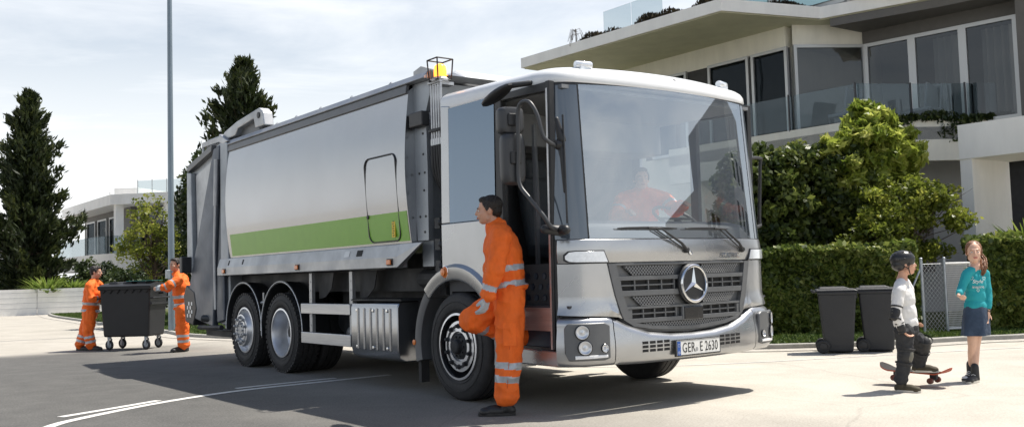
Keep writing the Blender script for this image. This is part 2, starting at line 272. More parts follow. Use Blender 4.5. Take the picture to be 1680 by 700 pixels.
# ---------------------------------------------------------------- ground and road
def ground_mat():
    m = bpy.data.materials.new('ground'); m.use_nodes = True; n = m.node_tree.nodes; k = m.node_tree.links; b = n['Principled BSDF']; b.inputs['Roughness'].default_value = .88
    b.inputs['Specular IOR Level'].default_value = .3
    t = n.new('ShaderNodeTexCoord'); sx = n.new('ShaderNodeSeparateXYZ'); k.new(t.outputs['Object'], sx.inputs[0])
    def noise(s, d=6, r=.6, w_=None):
        z = n.new('ShaderNodeTexNoise'); z.inputs['Scale'].default_value = s; z.inputs['Detail'].default_value = d; z.inputs['Roughness'].default_value = r; k.new((w_ or t.outputs['Object']), z.inputs['Vector']); return z.outputs['Fac']
    def math_(op, a, b_, c=None, cl=False):
        q = n.new('ShaderNodeMath'); q.operation = op; q.use_clamp = cl
        for i, v in enumerate((a, b_, c)):
            if v is None: continue
            if hasattr(v, 'links'): k.new(v, q.inputs[i])
            else: q.inputs[i].default_value = v
        return q.outputs[0]
    # dark asphalt brightens to cream towards +X, painting in the strong light; the edge wanders
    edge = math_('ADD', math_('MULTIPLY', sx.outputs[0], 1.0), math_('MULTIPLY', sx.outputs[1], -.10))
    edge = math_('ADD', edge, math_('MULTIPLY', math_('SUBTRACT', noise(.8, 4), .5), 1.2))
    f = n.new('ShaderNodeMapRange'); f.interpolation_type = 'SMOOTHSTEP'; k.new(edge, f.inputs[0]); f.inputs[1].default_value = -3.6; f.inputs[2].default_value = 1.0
    far = n.new('ShaderNodeMapRange'); far.interpolation_type = 'SMOOTHSTEP'; k.new(math_('ADD', sx.outputs[1], math_('MULTIPLY', noise(.5, 3), 1.2)), far.inputs[0]); far.inputs[1].default_value = 12.2; far.inputs[2].default_value = 13.6  # far stretch of road brightened too, a sunlit patch put into the colour
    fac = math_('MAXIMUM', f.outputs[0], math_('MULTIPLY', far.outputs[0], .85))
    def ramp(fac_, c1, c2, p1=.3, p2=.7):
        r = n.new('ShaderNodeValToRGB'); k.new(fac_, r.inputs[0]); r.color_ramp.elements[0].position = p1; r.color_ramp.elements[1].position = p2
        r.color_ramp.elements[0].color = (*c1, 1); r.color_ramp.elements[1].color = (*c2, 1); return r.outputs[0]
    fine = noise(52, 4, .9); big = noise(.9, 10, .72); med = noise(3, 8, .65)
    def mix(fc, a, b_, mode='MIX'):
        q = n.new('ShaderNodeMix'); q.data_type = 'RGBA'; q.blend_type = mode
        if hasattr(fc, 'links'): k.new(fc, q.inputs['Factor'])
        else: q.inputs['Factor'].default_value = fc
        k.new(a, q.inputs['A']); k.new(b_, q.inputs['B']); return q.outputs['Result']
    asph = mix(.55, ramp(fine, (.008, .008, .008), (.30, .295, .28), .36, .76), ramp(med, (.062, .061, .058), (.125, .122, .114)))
    lit_cream = mix(.45, ramp(fine, (.24, .22, .19), (.64, .60, .52), .30, .66), ramp(big, (.30, .28, .24), (.50, .468, .41), .35, .62))
    col = mix(fac, asph, lit_cream)
    # sealed cracks
    wv = n.new('ShaderNodeTexVoronoi'); wv.feature = 'DISTANCE_TO_EDGE'; wv.inputs['Scale'].default_value = .32
    d = n.new('ShaderNodeMixRGB'); d.inputs[0].default_value = .12; k.new(t.outputs['Object'], d.inputs[1])
    nc = n.new('ShaderNodeTexNoise'); nc.inputs['Scale'].default_value = 2.5; nc.inputs['Detail'].default_value = 6; k.new(t.outputs['Object'], nc.inputs['Vector']); k.new(nc.outputs['Color'], d.inputs[2]); k.new(d.outputs[0], wv.inputs['Vector'])
    crk = n.new('ShaderNodeMapRange'); k.new(wv.outputs['Distance'], crk.inputs[0]); crk.inputs[1].default_value = 0; crk.inputs[2].default_value = .005; crk.inputs[3].default_value = .86; crk.inputs[4].default_value = 1
    mulc = n.new('ShaderNodeMix'); mulc.data_type = 'RGBA'; mulc.blend_type = 'MULTIPLY'; mulc.inputs['Factor'].default_value = 1; k.new(col, mulc.inputs['A']); k.new(crk.outputs[0], mulc.inputs['B'])
    k.new(mulc.outputs['Result'], b.inputs['Base Color'])
    bp = n.new('ShaderNodeBump'); bp.inputs['Strength'].default_value = .5; bp.inputs['Distance'].default_value = .006; k.new(fine, bp.inputs['Height']); k.new(bp.outputs[0], b.inputs['Normal'])
    return m
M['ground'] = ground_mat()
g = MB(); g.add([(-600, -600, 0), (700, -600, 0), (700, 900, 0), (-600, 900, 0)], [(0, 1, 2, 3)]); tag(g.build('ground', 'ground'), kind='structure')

def strip(pts, w0, w1, z0, z1, mb, mi=0, n=1):  # strip along polyline between offsets w0..w1 to the left normal
    P = [np.array(p, float) for p in pts]; L = []
    for i, p in enumerate(P):
        d = nrm(P[min(i+1, len(P)-1)]-P[max(i-1, 0)]); nn = np.array((-d[1], d[0])); L.append((p+nn*w0, p+nn*w1))
    vs = []; fs = []
    for a, b in L: vs += [(*a, z0), (*b, z0), (*b, z1), (*a, z1)]
    for i in range(len(L)-1):
        o = 4*i; q = o+4; fs += [(o+3, o+2, q+2, q+3), (o, o+3, q+3, q), (o+2, o+1, q+1, q+2), (o+1, o, q, q+1)]
    fs += [(0, 1, 2, 3), (4*len(L)-1, 4*len(L)-2, 4*len(L)-3, 4*len(L)-4)]
    mb.add(vs, fs, mi)
def smooth_path(pts, n=8):
    P = [np.array(p, float) for p in pts]; out = []
    for i in range(len(P)-1):
        p0 = P[max(i-1, 0)]; p1 = P[i]; p2 = P[i+1]; p3 = P[min(i+2, len(P)-1)]
        for j in range(n):
            t = j/n; out.append(.5*((2*p1)+(-p0+p2)*t+(2*p0-5*p1+4*p2-p3)*t*t+(-p0+3*p1-3*p2+p3)*t**3))
    return out+[P[-1]]
M['paint'] = mat('road_paint', (.74, .73, .70), .8, var=.06, col2=(.50, .49, .46), vscale=26, detail=8)
rp = MB(); strip(smooth_path([(-4.6, 2.45), (-4.37, 2.9), (-4.08, 3.2), (-3.25, 3.74), (-2.33, 4.08), (-1.3, 4.14), (-.5, 4.16)]), -.05, .05, .003, .0045, rp)
strip(smooth_path([(-4.17, 3.46), (-3.7, 3.68), (-3.19, 3.94)]), -.045, .045, .003, .0045, rp); strip(smooth_path([(-2.27, 4.32), (-1.6, 4.36), (-1.09, 4.37)]), -.04, .04, .003, .0045, rp)
strip(smooth_path([(1.2, 3.3), (2.1, 2.3), (3.04, 1.73), (4.4, 1.15), (5.8, .55), (8.5, -.7)]), -.018, .018, .003, .0045, rp)
tag(rp.build('road_marking', 'paint'), kind='structure')
KERB = smooth_path([(9.6, .2), (7.78, .84), (7.17, 1.2), (6.2, 1.57), (5.74, 1.78), (4.9, 2.4), (4.2, 3.1), (3.2, 4.9), (2.2, 8.0), (1.3, 11.5), (.66, 14.5), (.85, 17.1), (1.1, 22.9), (1.5, 28), (1.84, 33), (2.3, 36.6)], 10)
kb = MB(); strip(KERB, .0, -.13, -.05, .07, kb); tag(kb.build('kerb', 'kerb', bevel=.012), kind='structure')
M['setts'] = mat('setts', (.40, .375, .33), .95, var=.22, vscale=9, bump=.8, bscale=25)
gt = MB(); strip(KERB, .34, .0, .0045, .009, gt); tag(gt.build('gutter', 'setts'), kind='structure')
M['verge'] = mat('verge_soil', (.05, .065, .02), 1, var=.4, vscale=9, bump=.8, col2=(.10, .11, .035))
vg = MB(); kp = [np.array(p) for p in KERB]; vs = [(p[0]+.0, p[1], .045) for p in kp]; 
off = [np.array((p[0]+10+max(0, (8-p[1]))*.9, p[1]+4, .045)) for p in kp]
inn = []
for i, p in enumerate(kp):
    d = nrm(kp[min(i+1, len(kp)-1)]-kp[max(i-1, 0)]); inn.append(p-np.array((-d[1], d[0]))*.12)
nV = len(inn); vg.add([(p[0], p[1], .045) for p in inn]+[tuple(o) for o in off], [(i, nV+i, nV+i+1, i+1) for i in range(nV-1)])
tag(vg.build('lawn', 'verge'), kind='structure')

# ---------------------------------------------------------------- foliage
def leaves(name, m, cen, size, tint, parent=None, elong=1.6, dirs=None, droop=0, loc=None, jitter=1., flat=0):
    cen = np.asarray(cen, float); n = len(cen); nr = rng.normal(size=(n, 3)); nr[:, 2] += flat; nr /= np.linalg.norm(nr, axis=1)[:, None]
    if dirs is None: t = rng.normal(size=(n, 3))
    else: t = np.asarray(dirs, float)+rng.normal(size=(n, 3))*.25*jitter
    t -= nr*(t*nr).sum(1)[:, None] if dirs is None else 0; t /= np.linalg.norm(t, axis=1)[:, None]+1e-9
    b = np.cross(nr, t); b /= np.linalg.norm(b, axis=1)[:, None]+1e-9; s = size*rng.uniform(.6, 1.35, n)[:, None]
    v = np.stack([cen-t*s*elong*.5, cen+b*s*.5-t*s*.05, cen+t*s*elong*.5+nr*s*.12, cen-b*s*.5-t*s*.05], 1).reshape(-1, 3)
    R0 = ROOTLOC.get(parent.name, np.zeros(3)) if parent is not None else np.array(loc if loc is not None else (0, 0, 0.))
    me = bpy.data.meshes.new(name); me.vertices.add(4*n); me.vertices.foreach_set('co', (v-R0).ravel()); me.loops.add(4*n); me.loops.foreach_set('vertex_index', np.arange(4*n))
    me.polygons.add(n); me.polygons.foreach_set('loop_start', np.arange(n)*4); me.polygons.foreach_set('loop_total', np.full(n, 4)); me.materials.append(M[m])
    a = me.attributes.new('tint', 'FLOAT', 'FACE'); a.data.foreach_set('value', np.clip(tint, 0, 1).astype(np.float32)); me.update(calc_edges=True); me.validate()
    o = bpy.data.objects.new(name, me); C.objects.link(o)
    if parent is not None: o.parent = parent; ROOTLOC[o.name] = R0
    else: o.location = R0; ROOTLOC[o.name] = R0
    return o
def clumps(cs, per, rad, surf=.5):
    cs = np.asarray(cs, float); k = len(cs); d = rng.normal(size=(k*per, 3)); d /= np.linalg.norm(d, axis=1)[:, None]; r = rng.uniform(0, 1, (k*per, 1))**surf
    rr = (np.repeat(rad, per)[:, None] if hasattr(rad, '__len__') else rad)
    tint = np.repeat(rng.uniform(.15, .75, k), per)+rng.normal(0, .16, k*per)
    return np.repeat(cs, per, 0)+d*r*rr*np.array((1, 1, .75)), tint
def in_ell(n, c, r, hollow=.35):
    d = rng.normal(size=(n, 3)); d /= np.linalg.norm(d, axis=1)[:, None]; q = rng.uniform(hollow**3, 1, (n, 1))**(1/3); return np.array(c)+d*q*np.array(r)
def limbs(mb, base, top, ends, r0, n=6):
    base, top = np.array(base, float), np.array(top, float); mid = (base+top)/2+rng.normal(size=3)*np.array((.04, .04, 0))*np.linalg.norm(top-base)
    mb.tube(smooth_path([base, mid, top], 4), list(np.linspace(r0, r0*.35, 9)), n)
    for e in ends:
        e = np.array(e, float); t = rng.uniform(.35, .9); s = base+(top-base)*t; m = (s+e)/2+np.array((0, 0, -.08*np.linalg.norm(e-s)))+rng.normal(size=3)*.05
        mb.tube(smooth_path([s, m, e], 3), list(np.linspace(r0*.4, r0*.08, 7)), 5)
def conifer(x, y, z0, h, r, label, seed, sway=0, per=34):
    global rng; rng = np.random.default_rng(seed)
    t = thing('conifer_tree', label, 'tree', (x, y, z0), 'tall dark conifers'); pts = []; dirs = []; tint = []; bm = MB(); bm.tube([(x, y, z0), (x+sway*.5, y, z0+h*.5), (x+sway, y, z0+h*.98)], [.03*h, .018*h, .004*h], 8)
    nb = 170
    for i in range(nb):
        u = (i+.5)/nb; z = z0+h*(.06+.93*u); R_ = r*((1-u)**.82*(.82+.18*math.sin(u*21+seed)))*rng.uniform(.45, 1.3)*(1+.22*math.sin(a_:=i*2.399*3+u*9))+.05*r; a = i*2.399+rng.uniform(-.4, .4)
        tipd = np.array((math.cos(a), math.sin(a), rng.uniform(.35, .8)+.9*u)); tipd = nrm(tipd); L = R_/max(.35, math.hypot(tipd[0], tipd[1]))*.85
        s = np.array((x+sway*u, y, z)); e = s+tipd*L
        bm.tube([s, (s+e)/2-np.array((0, 0, .05*L)), e], [.012*h*(1-u)*.5+.01, .012, .004], 4)
        q = rng.uniform(.25, 1.03, per+int(per*1.6*(1-u))); tw = max(.24*(1.12-u), .30*L)
        cc = s+np.outer(q, e-s)+rng.normal(size=(len(q), 3))*tw*.38*(1.25-q)[:, None]
        # each sprig a few blades
        for j in range(3):
            pts.append(cc+rng.normal(size=cc.shape)*.06); dirs.append(np.tile(tipd+np.array((0, 0, .25)), (len(q), 1))+rng.normal(size=cc.shape)*.45); tint.append(np.clip(rng.uniform(.1, .55)+.35*(q-.5)+rng.normal(0, .15, len(q)), 0, 1))
    bm.build('trunk', 'bark', t, smooth=True)
    leaves('crown', 'conifer', np.concatenate(pts), .085*h/9, np.concatenate(tint), t, elong=3.4, dirs=np.concatenate(dirs), jitter=.6)
conifer(2.5, 41.6, 0, 9.9, 2.7, 'broad dark conifer behind the white boundary wall, leftmost tree', 3)
conifer(-1.6, 48.5, 0, 8.5, 2.3, 'dark conifer cut by the left edge of the picture', 5)
conifer(5.35, 23.6, 0, 8.1, 2.75, 'pointed conifer rising behind the tailgate of the refuse truck', 11, .1)

def broad(name, label, x, y, z0, zt, crown, trunk_top, m, nclump, per, crad, lsz, seed, cat='tree', r0=.07, el=1.7, extra=None, group=None, surf=.5, brad=.35):
    global rng; rng = np.random.default_rng(seed); t = thing(name, label, cat, (x, y, z0), group); cs = []
    for c, r, k in crown: cs.append(in_ell(int(nclump*k), c, r, brad))
    cs = np.concatenate(cs); bm = MB(); limbs(bm, (x, y, z0), trunk_top, cs[::max(1, len(cs)//26)], r0); 
    for e in (extra or []): bm.tube(smooth_path(e, 4), list(np.linspace(r0*.4, r0*.06, (len(e)-1)*4+1)), 5)
    bm.build('trunk', 'bark', t, smooth=True); p, ti = clumps(cs, per, crad, surf); leaves('crown', m, p, lsz, ti, t, elong=el); return t

# left: leafy tree by the pole, dark one behind the tailgate
broad('leafy_tree', 'yellow-green leafy tree in front of the flat-roofed house', 1.95, 21.2, 0, 4, [((1.75, 21, 2.7), (.55, .6, 1.15), .5), ((1.35, 21, 2.1), (.45, .5, .55), .3), ((2.2, 20.8, 1.9), (.6, .6, .9), .4)], (1.8, 21, 2.9), 'leaf_mid', 85, 34, .2, .055, 21)
broad('evergreen_tree', 'tall dark evergreen between the lamp pole and the refuse truck', 3.0, 19.5, 0, 5, [((2.75, 19.6, 3.1), (.5, .8, 1.5), 1), ((3.1, 19.6, 2.2), (.8, .9, 1.9), 1), ((3.6, 20.2, 1.8), (.9, .9, 1.5), .7)], (2.4, 19.5, 3.6), 'leaf_dark', 190, 70, .28, .075, 22)
broad('tall_bush', 'green treetop showing above the roof edge of the refuse body', 7.2, 22.0, 0, 6, [((7.0, 21.6, 5.2), (.7, .7, .95), 1), ((7.2, 21.6, 3.2), (1.2, 1.2, 1.8), .8)], (7.1, 21.7, 5.0), 'leaf_mid', 90, 60, .28, .08, 23)
for i, (x, y, r, h, lb) in enumerate([(5.2, 42.2, 1.5, 2.2, 'dark rounded shrub beside the spiky plant behind the wall'), (6.9, 41.5, 1.6, 1.9, 'low dark shrub under the house terrace behind the left worker'), (4.9, 33.5, 1.5, 1.7, 'dark bush behind the wheeled container'), (4.4, 26.5, 1.3, 2.4, 'dark shrub behind the right-hand container worker'), (.8, 42.8, 1.8, 1.7, 'dark undergrowth below the broad conifer'), (9.2, 39.5, 1.8, 3.0, 'dark shrub against the lower storey of the flat-roofed house')]):
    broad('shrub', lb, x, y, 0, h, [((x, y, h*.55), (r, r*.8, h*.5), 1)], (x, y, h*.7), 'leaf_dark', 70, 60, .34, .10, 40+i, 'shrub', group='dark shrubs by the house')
def spiky(x, y, z, r, n, label, seed, m='leaf_flax', w_=.05):
    global rng; rng = np.random.default_rng(seed); t = thing('flax_plant', label, 'plant', (x, y, z)); mb = MB()
    for i in range(n):
        a = rng.uniform(0, 2*PI); L = r*rng.uniform(.7, 1.15); up = rng.uniform(.35, 1.5); d = nrm((math.cos(a), math.sin(a), up)); s = np.array((x, y, z))+np.array((math.cos(a), math.sin(a), 0))*.08*r*rng.uniform(0, 3); sd = nrm(np.cross(d, (0, 0, 1)))
        P = [s, s+d*L*.55, s+d*L-np.array((0, 0, .16*L))]; W = [w_*.6, w_, .004]; vs = []
        for p, q in zip(P, W): vs += [p-sd*q/2, p+sd*q/2]
        mb.add(vs, [(0, 1, 3, 2), (2, 3, 5, 4)])
    o = mb.build('leaf_rosette', m, t); a_ = o.data.attributes.new('tint', 'FLOAT', 'FACE'); a_.data.foreach_set('value', np.repeat(rng.uniform(.1, 1, n), 2).astype(np.float32)); return t
for i, (x, y, lb) in enumerate([(2.75, 38.9, 'larger spiky green flax plant behind the white wall'), (3.75, 39.1, 'smaller spiky flax plant right of the larger one behind the wall')]): spiky(x, y, .75, 1.25-.2*i, 260, lb, 60+i, w_=.07)
spiky(9.75, 1.55, 1.05, .95, 150, 'arching flax plant with bright leaves beyond the right hedge', 64, w_=.05)

# ---------------------------------------------------------------- white boundary wall at left
wl = MB(); 
for i in range(8):
    a = np.array((-9.5+i*2.35, 40.9-i*.5)); b = np.array((-9.5+(i+1)*2.35-.02, 40.9-(i+1)*.5+.004)); strip([a, b], 0, .2, 0, 1.08, wl)
    for zz in (.28, .5, .72, .93): strip([a, b], -.004, .003, zz, zz+.012, wl, 1)
t_ = wl.build('boundary_wall', ['wall_white', 'wall_grey'], loc=(0, 38.9, 0)); tag(t_, 'low white panelled boundary wall behind the container workers', 'wall')

# ---------------------------------------------------------------- far flat-roofed house (left)
hs = thing('modern_house', 'distant white flat-roofed house with glazed roof terrace behind the workers', 'house', (8, 47, 0))
A0 = np.array((7.3, 46.8)); dB = nrm(np.array((.66, -.75, 0)))[:2]; dA = np.array((0, 1.)); 
def quadp(*pts): return [tuple(p) for p in pts]
def slab(mb, poly, z0, z1, mi=0): mb.prism([tuple(p) for p in poly], 'z', z0, z1, mi)
Bf = A0+dB*9.5; bk = np.array((7., 6.))
r1 = MB(); slab(r1, [A0, Bf, Bf+bk*1.6, A0+bk*1.2+(0, 8), A0+dA*11], 5.35, 5.88); r1.build('roof', 'wall_white', hs)
cpg = MB(); slab(cpg, [A0+(.6, 1.5), A0+(1.6, .6), A0+(1.6, .6)+bk*.6, A0+(.6, 1.5)+bk*.6], 5.88, 6.35); cpg.tube([A0.tolist()+[5.9], A0.tolist()+[6.0]], .03); cpg.build('parapet_box', 'wall_white', hs)
ww = MB(); I0 = A0+np.array((1.3, 1.0)); I1 = Bf+np.array((1.2, 1.1)); slab(ww, [I0, I1, I1+bk, I0+bk+(0, 6), I0+dA*10], 0, 5.35); ww.build('wall', 'dark_clad', hs)
te = MB(); T0 = A0+np.array((-.9, -1.1)); T1 = T0+dB*11; TA = T0+dA*10
cur = [T0+dA*10, T0+dA*2.2, T0+dA*1.0+dB*.15, T0+dA*.35+dB*.45, T0+dB*1.1, T1]
slab(te, cur+[T1+bk, TA+bk], 1.95, 2.75); te.build('terrace', 'wall_white', hs)
gp = MB()
for a, b in zip(cur[:-1], cur[1:]): strip([a, b], .05, .07, 2.75, 3.65, gp)
gp.build('glass_balustrade', 'paneglass', hs)
for px in (.3, 3.2, 6.4):
    p = A0+dB*px+np.array((.25, .3)); c_ = MB(); c_.box(p[0]-.2, p[0]+.2, p[1]-.2, p[1]+.2, 2.75, 5.35); c_.build('column', 'wall_white', hs)
def wall_win(parent, p, d, w_, z0, z1, fm='frame', gm='winglass', split=1, th=.09, depth=.06, nrmv=None):
    p = np.array(p, float); d = nrm(np.array((d[0], d[1], 0)))[:2]; nn = np.array((d[1], -d[0])) if nrmv is None else np.array(nrmv); f = MB()
    def bar(a, b, za, zb): 
        q0 = p+d*a-nn*.0; q1 = p+d*b; f.prism([tuple(q0+nn*depth), tuple(q1+nn*depth), tuple(q1-nn*.02), tuple(q0-nn*.02)], 'z', za, zb)
    bar(0, w_, z0, z0+th); bar(0, w_, z1-th, z1)
    for i in range(split+1):
        c_ = th/2+(w_-th)*i/split; bar(c_-th/2, c_+th/2, z0+th, z1-th)
    fo = f.build('window', fm, parent); g_ = MB(); q0 = p+d*th; q1 = p+d*(w_-th); g_.prism([tuple(q0+nn*.015), tuple(q1+nn*.015), tuple(q1+nn*.0), tuple(q0+nn*.0)], 'z', z0+th, z1-th); g_.build('pane', gm, fo); return fo
for i in range(4): wall_win(hs, I0+dB*(.5+i*2.6)+np.array((-.02, -.03)), dB, 2.2, 2.8, 5.1, split=1)
for i in range(4): wall_win(hs, I0+dB*(.5+i*2.6)+np.array((-.02, -.03)), dB, 2.2, .2, 1.8, split=1)
for i in range(3): wall_win(hs, I0+dA*(2+i*2.6)+np.array((-.03, 0)), dA, 2.0, 2.9, 5.0, nrmv=(-1, 0))
for i in range(9):
    rg = MB(); p = A0+np.array((1.4, .0))+dB*(i*.85); zt = 7.4 if i > 3 else 6.7; rg.tube([(*p, 5.88), (*p, zt)], .025, 5); rg.build('railing_post', 'frame', hs)
rgg = MB(); a = A0+np.array((1.4, 0)); strip([a, a+dB*3.2], -.01, .01, 5.95, 6.65, rgg); strip([a+dB*3.4, a+dB*7], -.01, .01, 5.95, 7.35, rgg); rgg.build('roof_glass', 'paneglass', hs)
# white neighbouring block
nb_ = thing('white_house', 'small white building block seen between the conifer and the flat-roofed house', 'house', (5, 56, 0)); q = MB(); q.box(3.2, 6.0, 56, 62, 0, 4.7); q.build('wall', 'wall_white', nb_)
q = MB(); q.box(2.9, 6.3, 55.5, 62.5, 4.7, 5.05); q.build('roof', 'wall_white', nb_); q = MB(); q.box(2.6, 6.2, 54.7, 56, 2.0, 2.5); q.build('balcony', 'wall_white', nb_)
for z in (.4, 2.7): wall_win(nb_, (3.7, 55.98), (1, 0), 1.9, z, z+1.5)
# street lamp
lp = thing('street_lamp', 'tall slender grey steel lamp pole behind the wheeled container', 'street lamp', (.93, 16.6, 0)); q = MB(); q.tube([(.93, 16.6, 0), (.93, 16.6, 3.2), (.93, 16.6, 9.2)], [.075, .066, .05], 14); q.build('pole', 'pole', lp, smooth=True)
q = MB(); q.tube(smooth_path([(.93, 16.6, 9.1), (.8, 16.5, 9.6), (.2, 16.2, 9.75)], 5), .03, 8); q.build('lamp_arm', 'pole', lp, smooth=True); q = MB(); q.box(-.25, .25, 16.08, 16.3, 9.7, 9.78); q.build('lamp_head', 'pole', lp, bevel=.02)
q = MB(); q.box(.78, .87, 16.47, 16.57, 1.25, 1.45); q.build('junction_box', 'galv', lp, bevel=.01)

# ---------------------------------------------------------------- villa (right)
vl = thing('villa', 'cream modern villa with cantilevered roof slab and glazed balcony behind the hedge', 'house', (13, 5, 0))
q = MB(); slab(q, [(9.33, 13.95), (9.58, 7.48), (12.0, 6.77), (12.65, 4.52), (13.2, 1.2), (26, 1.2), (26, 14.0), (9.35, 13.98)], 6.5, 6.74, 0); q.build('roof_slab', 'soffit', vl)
q = MB(); strip([(12, 14.03), (9.29, 14.0), (9.545, 7.45), (11.98, 6.735), (12.61, 4.5), (13.16, 1.2)], 0.0, -.035, 6.52, 6.78, q); q.build('fascia', 'wall_white', vl)
# upper storey walls
q = MB(); q.box(11.75, 26, 7.52, 13.6, 0, 6.5); q.build('wall', 'wall_cream', vl)
cB0 = np.array((11.78, 7.35)); cB1 = np.array((13.2, 6.48)); cC1 = np.array((13.62, 3.3)); cC2 = np.array((13.9, 1.3))
q = MB(); slab(q, [cB0, cB1, cB1+(1, 1), cB0+(1, .3)], 6.05, 6.5); q.build('lintel', 'wall_cream', vl)
q = MB(); slab(q, [cB1+(-.05, 0), cC1+(-.05, 0), cC2+(-.05, 0), cC2+(.6, 0), cB1+(.6, 0)], 6.05, 6.5); q.build('dark_lintel', 'dark_clad', vl)
q = MB(); slab(q, [(12.05, 6.55), (12.66, 4.4), (13.15, 1.3), (13.8, 1.3), (13.7, 3.3), (13.2, 6.5)], 6.32, 6.49); q.build('dark_soffit', 'dark_clad', vl)
q = MB(); q.box(13.0, 13.5, 1.3, 3.05, 3.9, 6.49); q.build('dark_wall', 'dark_clad', vl)
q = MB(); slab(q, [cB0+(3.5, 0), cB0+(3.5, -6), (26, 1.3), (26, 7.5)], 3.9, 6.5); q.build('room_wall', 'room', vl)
q = MB(); slab(q, [(11.8, 7.3), (13.3, 6.4), (13.7, 3.2), (13.9, 1.3), (26, 1.3), (26, 7.3)], 3.6, 3.93); q.build('floor_slab', 'wall_grey', vl)
# windows: facade A faces -X, then the return, then the long glazed front
for y1, y0 in ((11.7, 10.45), (9.75, 8.52), (8.44, 7.44)): wall_win(vl, (11.72, y0), (0, 1), y1-y0, 3.95, 6.02, nrmv=(-1, 0), th=.07)
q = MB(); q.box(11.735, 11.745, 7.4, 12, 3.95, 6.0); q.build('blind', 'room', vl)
wall_win(vl, cB0, cB1-cB0, np.linalg.norm(cB1-cB0), 3.95, 6.04, fm='frame', th=.07)
dC = nrm(np.append(cC1-cB1, 0))[:2]; LC = 1.06
for i in range(3): wall_win(vl, cB1+dC*(i*LC+.02), dC, LC, 3.95, 6.04, th=.08, nrmv=(-.99, -.12))
for i in range(2):
    c_ = MB(); p = cB1+dC*(1.35+i*1.0)+np.array((.35, 0)); pts = [tuple(p+dC*(k*.05)+np.array((.05*math.sin(k*2.1), 0))) for k in range(11+3*i)]; strip(pts, 0, .01, 3.95, 5.95, c_); c_.build('curtain', 'curtain', vl)
# balcony
bal = [(11.0, 10.5), (11.12, 5.3), (12.2, 4.75), (13.2, 4.12), (14.6, 3.3), (14.9, 1.3)]
q = MB(); slab(q, bal+[(15.5, 1.3), (15.5, 7), (12, 8), (12, 10.5)], 3.6, 3.86); q.build('balcony_floor', 'wall_grey', vl)
q = MB(); strip(bal, 0.0, .16, 3.17, 4.02, q); q.build('balcony_parapet', 'wall_cream', vl)
rails = [(11.02, 10.2), (11.05, 8.6), (11.08, 6.95), (11.15, 5.38), (12.25, 4.82), (13.25, 4.2), (14.3, 3.55)]
for a, b in zip(rails[:-1], rails[1:]):
    p = MB(); a = np.array(a); b = np.array(b); d = nrm(np.append(b-a, 0))[:2]; strip([a+d*.02, b-d*.02], .07, .085, 4.05, 4.78, p); p.build('glass_panel', 'paneglass', vl)
for a in rails:
    p = MB(); p.box(a[0]-.0, a[0]+.03, a[1]+.06, a[1]+.09, 4.0, 4.8); p.build('rail_post', 'fdark', vl)
# ground floor
q = MB(); slab(q, [(12.1, 7.4), (12.9, 6.0), (15.2, 4.6), (15.2, 1.3), (26, 1.3), (26, 7.4)], 0, 3.6); q.build('ground_wall', 'wall_grey', vl)
q = MB(); q.tube([(12.6, 5.95, 0), (12.6, 5.95, 3.5)], .05, 10); q.build('downpipe', 'frame', vl, smooth=True)
q = MB(); q.prism([(12.0, 6.15), (13.5, 5.25), (13.54, 5.31), (12.04, 6.21)], 'z', .9, 2.0); q.build('window', 'fdark', vl)
# top storey behind the roof terrace
q = MB(); q.box(12.2, 25, 1.4, 10.3, 6.74, 9.6); q.build('top_storey', 'wall_white', vl)
M['cyan_glass'] = mat('cyan_glass', (.30, .46, .48), .08, .6, coat=1)
for i in range(4):
    f = MB(); y0 = 9.9-i*1.9; f.box(12.1, 12.19, y0-1.8, y0, 6.8, 9.2); fo = f.build('window', 'frame', vl); g_ = MB(); g_.box(12.06, 12.098, y0-1.7, y0-.1, 6.9, 9.1); g_.build('pane', 'cyan_glass', fo)
p = [(11.0, 12.65), (11.0, 11.6), (11.0, 10.5)]
for a, b in zip(p[:-1], p[1:]):
    m_ = MB(); strip([a, np.array(b)+(0, .03)], 0, .015, 6.74, 7.95, m_); m_.build('terrace_glass', 'paneglass', vl)
# roof-edge planting
rng = np.random.default_rng(77)
def plant_strip(name, label, path, wd, zf, n, sz, m, cat='plant', el=2.5, dirs=None, hgt=.2, hang=0):
    P = np.array([np.append(np.array(p[:2], float), p[2] if len(p) > 2 else 0) for p in path]); seg = rng.integers(0, len(P)-1, n); t = rng.uniform(0, 1, n)[:, None]
    c_ = P[seg]*(1-t)+P[seg+1]*t; c_[:, 0] += wd*rng.uniform(-1, 1, n); c_[:, 1] += wd*rng.uniform(-1, 1, n); lump = .55+.45*np.sin(c_[:, 1]*5.3)*np.cos(c_[:, 1]*2.1+c_[:, 0]*3)
    c_[:, 2] = zf+rng.uniform(0, 1, n)*hgt*lump-hang*rng.uniform(0, 1, n)**2*(np.sin(c_[:, 0]*9+c_[:, 1]*7) > .1)
    t_ = leaves(name, m, c_, sz, rng.uniform(0, 1, n), None, elong=el, loc=tuple(P[0][:2])+(zf,), dirs=(np.tile((0, 0, 1.), (n, 1)) if dirs is None else dirs)); tag(t_, label, cat); return t_
plant_strip('roof_plants', 'dark straggly ground plants along the left edge of the roof slab', [(9.6, 12.0), (9.75, 9.8)], .14, 6.74, 2600, .035, 'sedum', hgt=.26)
plant_strip('roof_plants', 'dense dark plants on the roof slab nearest its corner', [(9.75, 9.9), (9.9, 7.9)], .17, 6.74, 4200, .035, 'sedum', hgt=.34)
plant_strip('roof_plants', 'dark plants spilling over the roof slab above the balcony', [(10.6, 7.5), (12.2, 6.9), (12.4, 6.2)], .15, 6.74, 3500, .035, 'sedum', hgt=.3)
rt = thing('dead_sapling', 'bare drooping twiggy sapling on the roof slab edge', 'plant', (9.45, 12.0, 6.74)); q = MB(); q.tube([(9.45, 12, 6.7), (9.43, 11.98, 6.95), (9.4, 11.95, 7.12)], [.02, .015, .008], 6)
